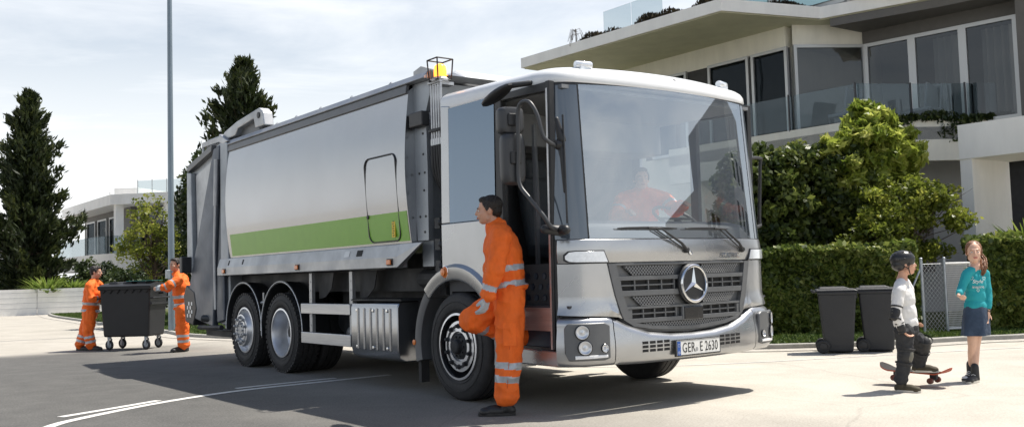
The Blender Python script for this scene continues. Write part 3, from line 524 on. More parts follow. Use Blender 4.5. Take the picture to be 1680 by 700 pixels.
for i in range(26):
    a = rng.uniform(0, 2*PI); L = rng.uniform(.12, .26); s = np.array((9.42, 11.97, rng.uniform(6.95, 7.12))); q.tube([s, s+(math.cos(a)*L*.6, math.sin(a)*L*.6, .03), s+(math.cos(a)*L, math.sin(a)*L, -rng.uniform(.1, .3))], .004, 3)
q.build('twigs', 'bark', rt)
for i, (pp, lb) in enumerate([([(11.15, 5.3), (12.2, 4.78)], 'dark trailing plant hanging over the left part of the balcony parapet'), ([(12.3, 4.72), (14.0, 3.65)], 'dark trailing plant hanging over the right part of the balcony parapet')]):
    n = 900; n_ = rng.normal(size=(n, 3)); n_[:, 2] -= 1.2
    plant_strip('trailing_plant', lb, [(p[0]-.03, p[1]-.06) for p in pp], .05, 4.0, n, .05, 'leaf_dark', hgt=.18, hang=.48, dirs=n_)
# patio chairs and table seen through the glass
for i, (x, y, lb) in enumerate([(11.9, 6.2, 'left grey patio chair behind the balcony glass'), (12.9, 4.95, 'right grey patio chair behind the balcony glass')]):
    t = thing('patio_chair', lb, 'chair', (x, y, 3.88), 'patio chairs on the balcony'); q = MB(); q.box(x-.25, x+.25, y-.25, y+.25, 4.26, 4.32); q.build('seat', 'interior_grey', t, bevel=.01)
    q = MB(); q.beam((x+.24, y, 4.3), (x+.36, y, 4.85), .5, .04, up=(0, 1, 0)); q.beam((x+.24, y-.2, 4.3), (x+.36, y-.2, 4.85), .03, .03); q.build('backrest', 'interior_grey', t)
    for sx in (-.22, .22):
        for sy in (-.22, .22): q = MB(); q.box(x+sx-.015, x+sx+.015, y+sy-.015, y+sy+.015, 3.88, 4.26); q.build('leg', 'fdark', t)
# portal
pt = thing('gate_portal', 'thick white concrete gate portal right of the balcony', 'portal', (11, 2.8, 0))
q = MB(); q.prism([(10.4, 2.97), (10.4, 2.76), (11.75, 2.76), (11.75, 2.97)], 'z', 0, 2.9); q.build('column', 'wall_white', pt); q = MB(); q.box(10.38, 11.77, -.2, 2.97, 2.902, 3.51); q.build('beam', 'wall_white', pt)
q = MB(); q.box(10.4, 11.75, -.2, .02, 0, 2.9); q.build('column', 'wall_white', pt)
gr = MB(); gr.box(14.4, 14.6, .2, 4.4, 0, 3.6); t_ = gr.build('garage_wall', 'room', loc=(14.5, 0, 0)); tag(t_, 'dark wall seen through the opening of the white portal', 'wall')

# ---------------------------------------------------------------- hedges, bush trees, fence
def hedge(label, path, wd, h, seed, n):
    global rng; rng = np.random.default_rng(seed); P = [np.array(p, float) for p in path]; t = thing('hedge', label, 'hedge', (*P[0], 0), 'clipped leafy hedges'); core = MB(); strip(path, -.22, -wd+.2, 0, h-.22, core); core.build('dark_core', 'soil', t)  # added dark box filling the hedge behind its leaves
    segL = np.array([np.linalg.norm(b-a) for a, b in zip(P[:-1], P[1:])]); seg = rng.choice(len(segL), n, p=segL/segL.sum()); u = rng.uniform(0, 1, n); side = rng.uniform(0, 1, n); out_ = np.zeros((n, 3)); nr = np.zeros((n, 3))
    A = np.array(P)[seg]; B = np.array(P)[seg+1]; d = (B-A)/np.linalg.norm(B-A, axis=1)[:, None]; nn = np.stack([-d[:, 1], d[:, 0]], 1); base = A+(B-A)*u[:, None]
    dep = np.abs(rng.normal(0, .075, n)); z = rng.uniform(0.03, h, n); wv = .07*np.sin(base[:, 0]*4.1+z*3)+.05*np.sin(base[:, 1]*7.7-z*5)
    top = side > .66; back = (side > .6) & ~top
    off_ = np.where(top, -rng.uniform(0, wd, n), np.where(back, -wd+dep, -dep+wv)); zz = np.where(top, h-dep+.05*np.sin(base[:, 0]*6)*np.cos(base[:, 1]*5)+.08*(rng.uniform(0, 1, n) > .93), z)
    c_ = np.stack([base[:, 0]+nn[:, 0]*off_, base[:, 1]+nn[:, 1]*off_, zz], 1)
    leaves('foliage', 'leaf_hedge', c_, .075, np.clip(rng.normal(.5, .28, n)+.15*np.sin(base[:, 0]*3+zz*4), 0, 1), t, elong=1.5); return t
# path order so that the left normal points to the street
hedge('leafy hedge behind the two wheelie bins, left of the mesh gate', [(7.68, 2.3), (7.1, 2.85), (6.2, 3.9), (5.2, 5.6), (4.4, 7.5)], .75, 1.36, 81, 52000)
hedge('leafy hedge at the right edge, right of the mesh gate', [(11.0, -.6), (9.4, .5), (8.3, 1.68)], .8, 1.42, 82, 30000)
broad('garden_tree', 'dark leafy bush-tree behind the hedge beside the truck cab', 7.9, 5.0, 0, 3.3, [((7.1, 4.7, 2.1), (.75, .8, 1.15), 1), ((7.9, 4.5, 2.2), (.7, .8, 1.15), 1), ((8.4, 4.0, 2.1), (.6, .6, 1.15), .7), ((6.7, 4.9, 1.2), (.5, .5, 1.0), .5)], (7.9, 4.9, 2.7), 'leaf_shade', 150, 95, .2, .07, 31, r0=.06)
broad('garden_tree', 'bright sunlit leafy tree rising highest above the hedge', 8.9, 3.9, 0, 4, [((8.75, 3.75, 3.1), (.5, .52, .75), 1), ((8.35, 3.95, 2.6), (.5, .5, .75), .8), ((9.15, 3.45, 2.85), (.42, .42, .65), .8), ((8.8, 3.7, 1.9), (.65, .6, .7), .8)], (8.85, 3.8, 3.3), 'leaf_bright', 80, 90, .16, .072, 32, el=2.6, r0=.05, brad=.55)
ex = [[(8.3, 3.0, .6), (8.6, 2.7, 1.5), (8.9, 2.45, 2.0), (9.3, 2.2, 2.3)], [(8.3, 3.0, .8), (8.6, 2.7, 1.3), (9.0, 2.35, 1.6), (9.3, 2.15, 1.78)], [(8.3, 3.0, .9), (8.6, 2.8, 1.9), (9.0, 2.5, 2.4)], [(8.3, 3.0, .5), (8.6, 2.6, 1.1), (9.0, 2.35, 1.25)]]
broad('slender_tree', 'airy yellow-green small tree with thin branches reaching towards the portal', 8.3, 3.05, 0, 3, [((8.35, 3.0, 2.05), (.75, .55, .55), 1), ((8.0, 3.1, 1.55), (.7, .5, .45), .6), ((8.75, 2.6, 2.2), (.5, .3, .26), .35), ((8.95, 2.35, 1.8), (.42, .22, .14), .22), ((8.55, 2.6, 1.3), (.42, .25, .16), .2)], (8.35, 2.95, 2.2), 'leaf_mid', 105, 42, .15, .045, 33, r0=.035, extra=ex, brad=.1)
pass #, 'blossom', in_ell(40, (7.9, 2.5, 2.05), (.25, .2, .12)), .035, rng.uniform(0, 1, 40), loc=(7.9, 2.5, 2.05)); tag(bl, 'few small reddish blossoms among the yellow-green leaves', 'flower')
# grass along the kerb
rng = np.random.default_rng(90); kp_ = np.array(inn); n = 70000; 
seglen = np.linalg.norm(np.diff(kp_, axis=0), axis=1); wgt = seglen*np.where(kp_[:-1, 1] > 12, .9, 1.); seg = rng.choice(len(seglen), n, p=wgt/wgt.sum()); u = rng.uniform(0, 1, n)[:, None]; base = kp_[seg]*(1-u)+kp_[seg+1]*u
d = np.diff(kp_, axis=0)[seg]; d /= np.linalg.norm(d, axis=1)[:, None]; nn = -np.stack([-d[:, 1], d[:, 0]], 1); wdt = rng.uniform(0, 1, n)**1.3*np.where(base[:, 1] > 12, 3.5, 1.5); base = base+nn*wdt[:, None]
hgt_ = np.where(base[:, 1] > 12, .05, .06)*rng.uniform(.5, 1.6, n)
dr = rng.normal(size=(n, 3))*.5; dr[:, 2] = 1
gl = leaves('grass', 'grass', np.stack([base[:, 0], base[:, 1], .045+hgt_*.4], 1), .022, rng.uniform(0, 1, n), elong=3.6, dirs=dr); tag(gl, 'uneven green grass growing along the kerb', 'grass', kind='stuff')
# fence posts + chain link + mesh gate
M['wire'] = mat('wire', (.50, .52, .53), .4, .6)
fn = thing('chain_link_fence', 'short chain-link fence on two steel posts in front of the hedge end', 'fence', (7.3, 2.0, 0))
fa = np.array((7.33, 2.05)); fb = np.array((7.76, 1.93)); 
for p in (fa, fb): q = MB(); q.tube([(*p, 0), (*p, 1.16)], .022, 10); q.ell((*p, 1.17), (.026, .026, .018)); q.build('post', 'galv', fn, smooth=True)
q = MB(); Lf = np.linalg.norm(fb-fa); dd = (fb-fa)/Lf; Hf = 1.0
k_ = -Hf
while k_ < Lf:
    for s_ in (1, -1):
        a0 = max(0, k_); a1 = min(Lf, k_+Hf); z0_, z1_ = a0-k_, a1-k_
        if s_ < 0: z0_, z1_ = Hf-z0_, Hf-z1_
        q.tube([(*(fa+dd*a0), .08+z0_), (*(fa+dd*a1), .08+z1_)], .0022, 3, caps=False)
    k_ += .075
q.tube([(*fa, 1.09), (*fb, 1.09)], .004, 4); q.build('wire_mesh', 'wire', fn)
q = MB(); q.tube([(*(fa), 1.05), (*(fa+np.array((-.35, .3))), .05)], .014, 6); q.build('brace', 'galv', fn)
gt_ = thing('mesh_gate', 'white welded mesh garden gate between the two hedges', 'gate', (8.1, 1.85, 0)); ga = np.array((7.80, 1.95)); gb = np.array((8.13, 1.72)); dg = gb-ga
q = MB()
for p in (ga, gb): q.tube([(*p, 0.04), (*p, 1.1)], .02, 8)
q.tube([(*ga, 1.09), (*gb, 1.09)], .016, 8); q.tube([(*ga, .12), (*gb, .12)], .016, 8); q.build('gate_frame', 'wall_white', gt_, smooth=True)
q = MB()
for i in range(1, 22): p = ga+dg*i/22; q.tube([(*p, .12), (*p, 1.09)], .0025, 3, caps=False)
for i in range(1, 30): z = .12+.97*i/30; q.tube([(*ga, z), (*gb, z)], .0025, 3, caps=False)
q.build('wire_mesh', 'wall_white', gt_)
# building across the street that the windscreen mirrors
op = thing('apartment_block', 'pale apartment block across the street, seen only mirrored in the windscreen', 'building', (28, -16, 0))
q = MB(); q.box(25, 31, -28, -17.5, 0, 7.4); q.build('wall', 'wall_grey', op); q = MB(); q.box(31, 39, -24, -13, 0, 11.5); q.build('tower', 'wall_grey', op)
for i in range(3):
    for j in range(3): wall_win(op, (25.4+i*1.9, -17.47), (1, 0), 1.5, 1+j*2.1, 2.3+j*2.1, nrmv=(0, 1))
for i in range(3):
    for j in range(4): wall_win(op, (31.6+i*2.4, -12.97), (1, 0), 1.4, 1+j*2.2, 2.4+j*2.2, nrmv=(0, 1))
# ================================================================ refuse truck
tr = thing('garbage_truck', 'large silver refuse collection truck with green side stripe and open cab door', 'truck', (0, 3.5, 0))
def fy(x): return -.05+.09*x*x
def plan(s):
    g_ = 1 if s >= 0 else -1; a = abs(s)
    if a <= 1.0: return np.array((s, fy(s)))
    if a <= 1.4:
        t = (a-1)/.4; P = [np.array(p) for p in ((1, .04), (1.17, .071), (1.25, .17), (1.25, .34))]; p = (1-t)**3*P[0]+3*(1-t)**2*t*P[1]+3*(1-t)*t*t*P[2]+t**3*P[3]
    else: p = np.array((1.25, .34+(a-1.4)))
    return np.array((p[0]*g_, p[1]))
def pnorm(s):
    d = nrm(np.append(plan(s+.004)-plan(s-.004), 0))[:2]; return np.array((d[1], -d[0]))
def sp(s, z, off=0):
    p = plan(s)+pnorm(s)*off; rk = max(0, z-1.38); return np.array((p[0]*(1-.012*rk), p[1]+.075*rk, z))
def skin(cols, off=0, th=.02, ns=None, nz=2, offz=None, mi=0, mb=None):
    mb = mb or MB(); s0, s1 = cols[0][0], cols[-1][0]; ns = ns or max(2, int(abs(s1-s0)/.05)); ss = sorted(set(np.round(list(np.linspace(s0, s1, ns+1))+[c[0] for c in cols], 5))); Z = interp(cols, ss); n = len(ss); m = nz+1; o0 = len(mb.v); vs = []
    for lay in (0, 1):
        for i, s in enumerate(ss):
            for j in range(m):
                t = j/nz; z = Z[i][0]*(1-t)+Z[i][1]*t; o = off+(offz(s, z) if offz else 0)-(th if lay else 0); vs.append(sp(s, z, o)); mb.uv[o0+len(vs)-1] = (s, z)
    fs = []; q = n*m
    for i in range(n-1):
        for j in range(nz): a = i*m+j; fs.append((a, a+m, a+m+1, a+1)); fs.append((q+a, q+a+1, q+a+m+1, q+a+m))
        fs.append((i*m, q+i*m, q+(i+1)*m, (i+1)*m)); t = i*m+nz; fs.append((t, t+m, q+t+m, q+t))
    for j in range(nz): fs.append((j, j+1, q+j+1, q+j)); a = (n-1)*m+j; fs.append((a, q+a, q+a+1, a+1))
    return mb.add(vs, fs, mi)
def xprism(pts, x0, x1, mi=0, mb=None): return (mb or MB()).prism(pts, 'x', x0, x1, mi)

# ---- chassis
q = MB(); 
for s_ in (-1, 1): q.box(s_*.42-.05, s_*.42+.05, .5, 8.3, .72, .98)
for y in (1.0, 3, 5, 6.2, 7.5): q.box(-.42, .42, y-.06, y+.06, .78, .95)
q.box(-.9, .9, 2.3, 7.3, 1.0, 1.2); q.build('chassis_frame', 'dark_metal', tr, bevel=.008)
q = MB(); q.box(-1.0, 1.0, 2.0, 7.4, .98, 1.21); q.box(-.75, .75, 2.6, 4.8, .45, 1.0); q.cap((-.55, 3.9, .62), (-.55, 4.9, .62), .2, .2, 16); q.build('air_tank', 'dark_metal', tr, smooth=True, ang=30)
q = MB(); q.box(.62, 1.2, 3.68, 4.86, .24, 1.05); q.build('fuel_tank', 'black', tr, bevel=.06, seg=3)
q = MB(); q.box(-.5, .9, 2.4, 3.6, .26, .9); q.box(-.5, .5, 4.9, 7.3, .42, .9); q.build('gearbox', 'dark_metal', tr, bevel=.05)
q = MB(); q.box(-.62, .62, .5, 2.3, .34, .85); q.build('engine_sump', 'black', tr, bevel=.06)
for (x, z) in ((-.82, .50), (-.62, .5)):
    q = MB(); q.cap((x, 3.75, z), (x, 4.4, z), .09, .09, 16); q.build('gas_bottle', 'rail_grey', tr, smooth=True)
for y, hw in ((1.61, .9), (5.52, .8), (6.74, .8)): q = MB(); q.tube([(-hw, y, .487), (hw, y, .487)], .08, 10); q.build('axle', 'dark_metal', tr, smooth=True)

# ---- wheels
def tyre_prof(R, W, rr):
    h = W/2; return [(rr, -h*.80), (rr+.03, -h*.97), ((R+rr)/2, -h*1.06), (R-.07, -h*1.0), (R-.035, -h*.96), (R-.012, -h*.86), (R, -h*.72), (R, -h*.5), (R-.012, -h*.47), (R-.012, -h*.42), (R, -h*.39), (R, -h*.05), (R-.012, -.01), (R-.012, .01), (R, h*.05), (R, h*.39), (R-.012, h*.42), (R-.012, h*.47), (R, h*.5), (R, h*.72), (R-.012, h*.86), (R-.035, h*.96), (R-.07, h), ((R+rr)/2, h*1.06), (rr+.03, h*.97), (rr, h*.8)]
def wheel(x, y, side, kind):
    R = .487; W = .30; cx = x-side*W/2; o = (cx, y, R); d = (side, 0, 0); h = W/2; rr = .285
    q = MB()
    if kind == 'front': prof = [(rr+.012, h*.86), (rr+.016, h*1.0), (rr-.004, h*1.02), (rr-.02, h*.80), (.262, h*.45), (.24, h*.55), (.228, h*.85), (.135, h*.92), (.13, h*.7), (.0, h*.7)]
    elif kind == 'dual': prof = [(rr+.012, h*.86), (rr+.016, h*1.0), (rr-.004, h*1.02), (rr-.02, h*.75), (.262, h*.1), (.25, -h*.25), (.13, -h*.35), (.12, -h*.3), (.0, -h*.3)]
    else: prof = [(rr+.012, h*.86), (rr+.016, h*1.0), (rr-.004, h*1.02), (rr-.02, h*.75), (.25, h*.6), (.225, h*.95), (.21, h*1.32), (.13, h*1.38), (.125, h*1.2), (0, h*1.2)]
    q.lathe(prof, o, d, 48, cap0=False); q.m = [(1 if kind == 'front' and 2 <= j//48 <= 5 else 0) for j in range(len(q.f))]; w_ = q.build('wheel', ['rim', 'black_gloss'], tr, smooth=True, ang=25)
    t = MB(); t.lathe(tyre_prof(R, W, rr), o, d, 72, close=True); t.torus(np.array(o)+np.array(d)*h*1.05, d, .40, .003, 60, 5); t.torus(np.array(o)+np.array(d)*h*1.03, d, .33, .003, 60, 5)
    nb = 46
    for i in range(nb if kind != 'front' else 0):
        a = 2*PI*i/nb; er = np.array((0, math.cos(a), math.sin(a))); et = np.array((0, -math.sin(a), math.cos(a)))
        for sx in (-1, 1):
            lug = .022 if kind != 'front' else .014
            t.obox(np.array(o)+er*(R-.012)+np.array((sx*h*.80, 0, 0)), np.array((h*.17, 0, 0)), et*lug, er*(.013 if kind != 'front' else .0118))
            if kind == 'dual': t.obox(np.array(o)+er*(R-.006)+np.array((sx*h*.25, 0, 0)), np.array((h*.17, 0, 0)), et*.02, er*.012)
    if kind == 'dual': t.lathe(tyre_prof(R, W, rr), np.array(o)-np.array(d)*.34, d, 60, close=True)
    t.build('tyre', 'rubber', w_, smooth=True, ang=35)
    hb = MB(); ho = {'front': h*.7, 'dual': -h*.3, 'tag': h*1.2}[kind]; O = np.array(o)+np.array(d)*ho
    if kind == 'tag': hb.lathe([(.10, -.01), (.10, .02), (.085, .03), (0, .032)], O, d, 32)
    else: hb.lathe([(.118, -.01), (.118, .02), (.10, .035), (.07, .04), (.062, .075), (.05, .085), (0, .088)], O, d, 32)
    for i in range(10): a = 2*PI*i/10; hb.lathe([(.011, 0), (.011, .05), (0, .055)], O+np.array((0, math.cos(a), math.sin(a)))*.088, d, 6)
    hb.build('hub', 'rail_grey' if kind == 'tag' else 'dark_metal', w_, smooth=True, ang=30)
    nt = MB(); no = {'front': h*.9, 'dual': -h*.3, 'tag': h*1.36}[kind]; nr_ = {'front': .182, 'dual': .165, 'tag': .168}[kind]
    for i in range(10):
        a = 2*PI*(i+.5)/10; p = np.array(o)+np.array(d)*no+np.array((0, math.cos(a), math.sin(a)))*nr_; nt.lathe([(.024, -.002), (.024, .006), (.016, .008), (.016, .03), (.012, .034), (0, .035)], p, d, 12)
    nt.lathe([(nr_-.012, -.004), (nr_-.012, .003), (nr_+.012, .003), (nr_+.012, -.004)], np.array(o)+np.array(d)*no, d, 40, close=True)
    nt.build('nut_ring', 'dark_metal' if kind == 'front' else 'rail_grey', w_, smooth=True, ang=30)
for s_ in (-1, 1):
    wheel(s_*1.25, 1.61, s_, 'front'); wheel(s_*1.235, 5.52, s_, 'dual'); wheel(s_*1.22, 6.74, s_, 'tag')

# ---- cab lower shell
for s_ in (-1, 1):
    def X(x): return s_*x
    # side panel behind the door
    y0 = .90
    arc_o = arc(1.61, .487, .665, 180-2, 10, 20)  # from front (low y)... angle 180 = y smaller
    pts = [(y0, 1.60)]+[(y0, .52)]+[(1.61-.665*math.cos(math.radians(a)), .487+.665*math.sin(math.radians(a))) for a in (3, 15, 30, 45, 60, 75, 90, 100)]+[(1.83, 1.12), (1.83, 1.60)]
    q = MB(); q.prism(pts, 'x', X(1.25), X(1.22)); q.build('side_panel', 'silver', tr, bevel=.008)
    q = MB(); q.prism([(1.69, 1.603), (1.83, 1.603), (1.80, 2.70), (1.67, 2.68)], 'x', X(1.247), X(1.20)); q.build('rear_pillar', 'silver', tr, bevel=.008)
    # fender flare: silver front part, dark rear part
    def flare(a0, a1, ri, ro, xo, th, n=20):
        m = MB(); vs = []
        for i in range(n+1):
            a = math.radians(a0+(a1-a0)*i/n); cy, sz = -math.cos(a), math.sin(a)
            for r_, x_ in ((ri, xo), (ri+.02, xo+.012), (ro-.03, xo+.012), (ro, xo-.02), (ro, xo-th), (ri, xo-th)): vs.append((X(x_), 1.61+cy*r_, .487+sz*r_))
        fs = [tuple(i*6+k for i, k in ((i, k), (i, (k+1) % 6), (i+1, (k+1) % 6), (i+1, k))) for i in range(n) for k in range(6)]+[tuple(range(6)), tuple(n*6+k for k in range(5, -1, -1))]
        return m.add(vs, fs)
    flare(-12, 134, .60, .745, 1.27, .34).build('fender', 'silver', tr, smooth=True, ang=35)
    flare(135.5, 194, .60, .72, 1.262, .34).build('rear_fender', 'grille', tr, smooth=True, ang=35)
    q = MB(); q.box(X(1.15), X(1.24), 2.25, 2.30, .12, .42); q.build('mud_flap', 'rubber', tr)
    q = MB(); p_ = np.array((X(1.278), 1.74, 1.158)); q.lathe([(.052, -.01), (.052, .004), (.036, .012), (.034, .03), (0, .034)], p_, (s_, 0, 0), 20); q.build('marker_lamp', 'orange_lens', tr, smooth=True)
    q = MB(); q.lathe([(.06, -.01), (.06, .003), (.053, .006), (.053, 0)], p_, (s_, 0, 0), 24); q.build('lamp_ring', 'chrome', tr, smooth=True, ang=30)
    q = MB(); q.lathe([(.026, -.01), (.026, .012), (0, .014)], (X(1.27), 2.31, .50), (s_, 0, 0), 16); q.build('reflector', 'orange_lens', tr)
    # sill under the door
    q = MB(); q.prism([(.19, .385), (1.0, .385), (1.02, .44), (.93, .52), (.19, .505)], 'x', X(1.252), X(1.0)); q.build('sill', 'silver', tr, bevel=.012)
    # door frame
    q = MB(); 
    q.prism([(.235, .52), (.285, .52), (.255, 2.66), (.205, 2.66)], 'x', X(1.246), X(1.19)); q.prism([(.87, .85), (.975, .85), (.95, 2.655), (.86, 2.655)], 'x', X(1.246), X(1.19)); q.prism([(.255, 2.58), (.86, 2.60), (.86, 2.655), (.255, 2.655)], 'x', X(1.244), X(1.19)); q.build('door_frame', 'black', tr, bevel=.006)
    q = MB(); q.prism([(.255, .52), (.275, .52), (.245, 2.6), (.225, 2.6)], 'x', X(1.252), X(1.247)); q.build('door_seal', 'alu', tr)
    # side window
    q = MB(); q.prism([(.978, 1.605), (1.685, 1.605), (1.665, 2.655), (.955, 2.655)], 'x', X(1.248), X(1.238)); q.build('side_window', 'sideglass' if s_ < 0 else 'clear_glass', tr)
    q = MB()
    if s_ > 0:
        q.prism([(.29, .5), (.865, .5), (.865, 1.05), (.29, 1.05)], 'x', 1.244, 1.21); do_ = q.build('door', 'silver', tr, bevel=.006); q = MB(); q.prism([(.285, 1.055), (.865, 1.055), (.855, 2.58), (.26, 2.57)], 'x', 1.242, 1.236); q.build('door_window', 'clear_glass', do_)
q = MB(); q.box(-1.19, 1.19, 1.76, 1.80, .9, 2.72); q.box(-1.2, 1.2, 1.0, 1.76, .98, 1.2); q.build('cab_back', 'interior', tr)
# steps in the door opening
for z0, z1, x0, m_, nm in ((.505, .66, -1.17, 'step_blue', 'step_riser'), (.66, .845, -1.235, 'alu', 'step_panel'), (.845, 1.2, -1.05, 'interior', 'step_riser')):
    q = MB(); q.box(x0, -.7, .285, .905, z0+.002, z1)
    if z0 > .8:
        for i in range(5):
            for j in range(3): q.lathe([(.028, -.003), (.028, .006), (.018, .004), (0, .004)], (x0, .36+i*.11+(j % 2)*.05, .92+j*.09), (-1, 0, 0), 12, 1)
    o = q.build(nm, [m_, 'step_blue'], tr)
q = MB(); q.box(-1.21, -.9, .285, .905, .508, .53); q.build('step_plate', 'black', tr); 
q = MB(); q.box(-1.2, 1.2, .1, 1.76, .84, .86); q.build('cab_floor', 'interior', tr)
# interior
q = MB(); q.prism([(.09, 1.0), (.5, 1.0), (.52, 1.42), (.40, 1.56), (.14, 1.50), (.12, 1.36)], 'x', -.98, 1.05); q.build('dashboard', 'interior_grey', tr, bevel=.03, seg=3)
def seat(x, y):
    s = MB(); s.obox((x, y, 1.32), (.24, 0, 0), (0, .25, .02), (0, 0, .07)); st = s.build('seat', 'seat', tr, bevel=.05, seg=3)
    s = MB(); s.obox((x, y+.28, 1.68), (.23, 0, 0), (0, .08, .36), (0, -.06, .012)); s.build('seat_back', 'seat', st, bevel=.05, seg=3)
    s = MB(); s.obox((x, y+.38, 2.13), (.13, 0, 0), (0, .02, .10), (0, -.045, .01)); s.build('headrest', 'seat', st, bevel=.04, seg=3)
    s = MB(); s.box(x-.18, x+.18, y-.18, y+.18, .861, 1.25); s.build('seat_base', 'interior', st)
seat(.70, 1.28); seat(-.25, 1.3)
q = MB(); q.torus((.64, .66, 1.60), (0, -.55, .83), .225, .016, 40, 8); q.tube([(.64, .42, 1.42), (.64, .66, 1.585)], .03, 8); q.beam((.42, .66, 1.6), (.86, .66, 1.6), .05, .02); q.build('steering_wheel', 'black', tr, smooth=True)
q = MB(); q.box(-1.15, 1.15, 1.3, 1.75, 2.3, 2.62); q.build('overhead_shelf', 'interior_grey', tr, bevel=.02); q = MB(); q.box(-.98, -.95, .75, .78, .9, 2.4); q.tube([(-.99, .7, 1.5), (-.99, .72, 2.2)], .015, 6); q.build('grab_rail', 'grille', tr)
q = MB(); q.box(-1.15, 1.15, .16, 1.78, 2.60, 2.63); q.build('headliner', 'interior_grey', tr)

# ---- cab front
skin([(-1.27, 1.192, 1.378), (-1.2, 1.19, 1.378), (0, 1.19, 1.378), (1.2, 1.19, 1.378), (1.27, 1.192, 1.378)], nz=4, offz=lambda s, z: .012*math.sin(PI*(z-1.19)/.19)).build('front_panel', 'silver', tr, smooth=True, ang=35, bevel=.004)
for s_ in (-1, 1):
    cols = [(s_*.735, .74, .745), (s_*.775, .755, .93), (s_*.868, .765, 1.186), (s_*1.2, .785, 1.186), (s_*1.27, .79, 1.188)]
    if s_ < 0: cols = cols[::-1]
    skin(cols, nz=8, offz=lambda s, z: .03*math.exp(-((z-.80)/.035)**2)*(1 if abs(s) > .78 else .4)+.008).build('corner_panel', 'silver', tr, smooth=True, ang=40)
    cols = [(s_*1.274, .40, 1.378), (s_*1.30, .40, 1.378)]
    if s_ < 0: cols = cols[::-1]
    skin(cols, off=-.004).build('door_edge', 'black', tr)
    # bumper corner and lamps
    # clear indicator lamp at the top corner
    cols = [(s_*.865, 1.197, 1.20), (s_*.90, 1.197, 1.283), (s_*1.12, 1.20, 1.283), (s_*1.17, 1.205, 1.278), (s_*1.20, 1.225, 1.25)]
    if s_ < 0: cols = cols[::-1]
    skin(cols, off=.024, th=.02, nz=2).build('indicator', 'lens', tr, smooth=True, ang=30, bevel=.003)
    cols = [(s_*.85, 1.188, 1.192), (s_*.893, 1.188, 1.292), (s_*1.12, 1.192, 1.292), (s_*1.18, 1.196, 1.288), (s_*1.215, 1.215, 1.26)]
    if s_ < 0: cols = cols[::-1]
    skin(cols, off=.018, th=.02, nz=2).build('lamp_seal', 'black', tr)
# grille plate
gb = [(-.862, 1.15, 1.182), (-.80, .93, 1.182), (-.735, .73, 1.182), (-.62, .655, 1.182), (-.35, .618, 1.182), (0, .60, 1.182), (.35, .618, 1.182), (.62, .655, 1.182), (.735, .73, 1.182), (.80, .93, 1.182), (.862, 1.15, 1.182)]
gr_ = skin(gb, off=-.022, th=.02, nz=4).build('grille', 'grille', tr, smooth=True, ang=35)
def hexperf():
    m = bpy.data.materials.new('perforated_plastic'); m.use_nodes = True; n = m.node_tree.nodes; k = m.node_tree.links; b = n['Principled BSDF']; u = n.new('ShaderNodeUVMap'); mp_ = n.new('ShaderNodeMapping'); k.new(u.outputs[0], mp_.inputs[0])
    mp_.inputs['Rotation'].default_value = (0, 0, PI/4); v = n.new('ShaderNodeTexVoronoi'); v.voronoi_dimensions = '2D'; v.inputs['Scale'].default_value = 46; v.inputs['Randomness'].default_value = 0; k.new(mp_.outputs[0], v.inputs['Vector'])
    r = n.new('ShaderNodeMapRange'); k.new(v.outputs['Distance'], r.inputs[0]); r.inputs[1].default_value = .30; r.inputs[2].default_value = .36
    c = n.new('ShaderNodeMix'); c.data_type = 'RGBA'; c.inputs['A'].default_value = (.004, .004, .004, 1); c.inputs['B'].default_value = (.17, .175, .18, 1); k.new(r.outputs[0], c.inputs['Factor']); k.new(c.outputs['Result'], b.inputs['Base Color'])
    b.inputs['Roughness'].default_value = .45; b.inputs['Metallic'].default_value = .2; bp = n.new('ShaderNodeBump'); bp.inputs['Distance'].default_value = .006; k.new(r.outputs[0], bp.inputs['Height']); k.new(bp.outputs[0], b.inputs['Normal']); return m
M['perf'] = hexperf()
def gw(z): return np.interp(z, [.60, .62, .655, .73, .93, 1.15], [0, .33, .60, .725, .79, .85])
def bar(z0, z1, off, name='grille_bar', m_='grille', s0=None, s1=None, margin=.0):
    cols = []
    if s0 is None:
        w0, w1 = gw(z0)-margin, gw(z1)-margin; cols = [(-w1, z1-.004, z1), (-w0, z0, z1), (0, z0-.0, z1), (w0, z0, z1), (w1, z1-.004, z1)]
        if abs(w1-w0) < .003: cols = [(-w0, z0, z1), (w0, z0, z1)]
    else: cols = [(s0, z0, z1), (s1, z0, z1)]
    return skin(cols, off=off, th=.03).build(name, m_, gr_, bevel=.004)
# frame ribs between the rows
for z0, z1 in ((1.165, 1.182), (1.045, 1.078), (.918, .962), (.812, .83), (.70, .735)): bar(z0, z1, .014)
fr = MB(); 
for s_ in (-1, 1):
    pts = [(1.182, .86), (1.10, .842), (.93, .80), (.80, .755), (.73, .725), (.675, .63), (.645, .45), (.628, .2), (.622, 0)]
    vs = []
    for z, s in pts: 
        t = .05 if z > .75 else .03
        vs += [sp(s_*s, z, .018), sp(s_*(s-t*1.5 if z > .7 else s-.01), z+(0 if z > .7 else .028), .018), sp(s_*(s-t*1.5 if z > .7 else s-.01), z+(0 if z > .7 else .028), -.02), sp(s_*s, z, -.02)]
    n_ = len(pts); fr.add(vs, [tuple(4*i+a if b == 0 else 4*(i+1)+a for a, b in ((k, 0), ((k+1) % 4, 0), ((k+1) % 4, 1), (k, 1))) for i in range(n_-1) for k in range(4)]+[(0, 1, 2, 3)])
fr.build('grille_frame', 'grille', gr_)
for z0, z1, sw in ((1.084, 1.16, .70), (.835, .912, .62), (.648, .696, .52)):
    for s_ in (-1, 1):
        a, b = .17 if z0 > .7 else .0, sw
        cols = [(s_*a, z0, z1), (s_*(b-.08), z0, z1), (s_*b, z1-.01, z1)]
        if s_ < 0: cols = cols[::-1]
        skin(cols, off=.006, th=.02, nz=2).build('perforated_panel', 'perf', gr_)
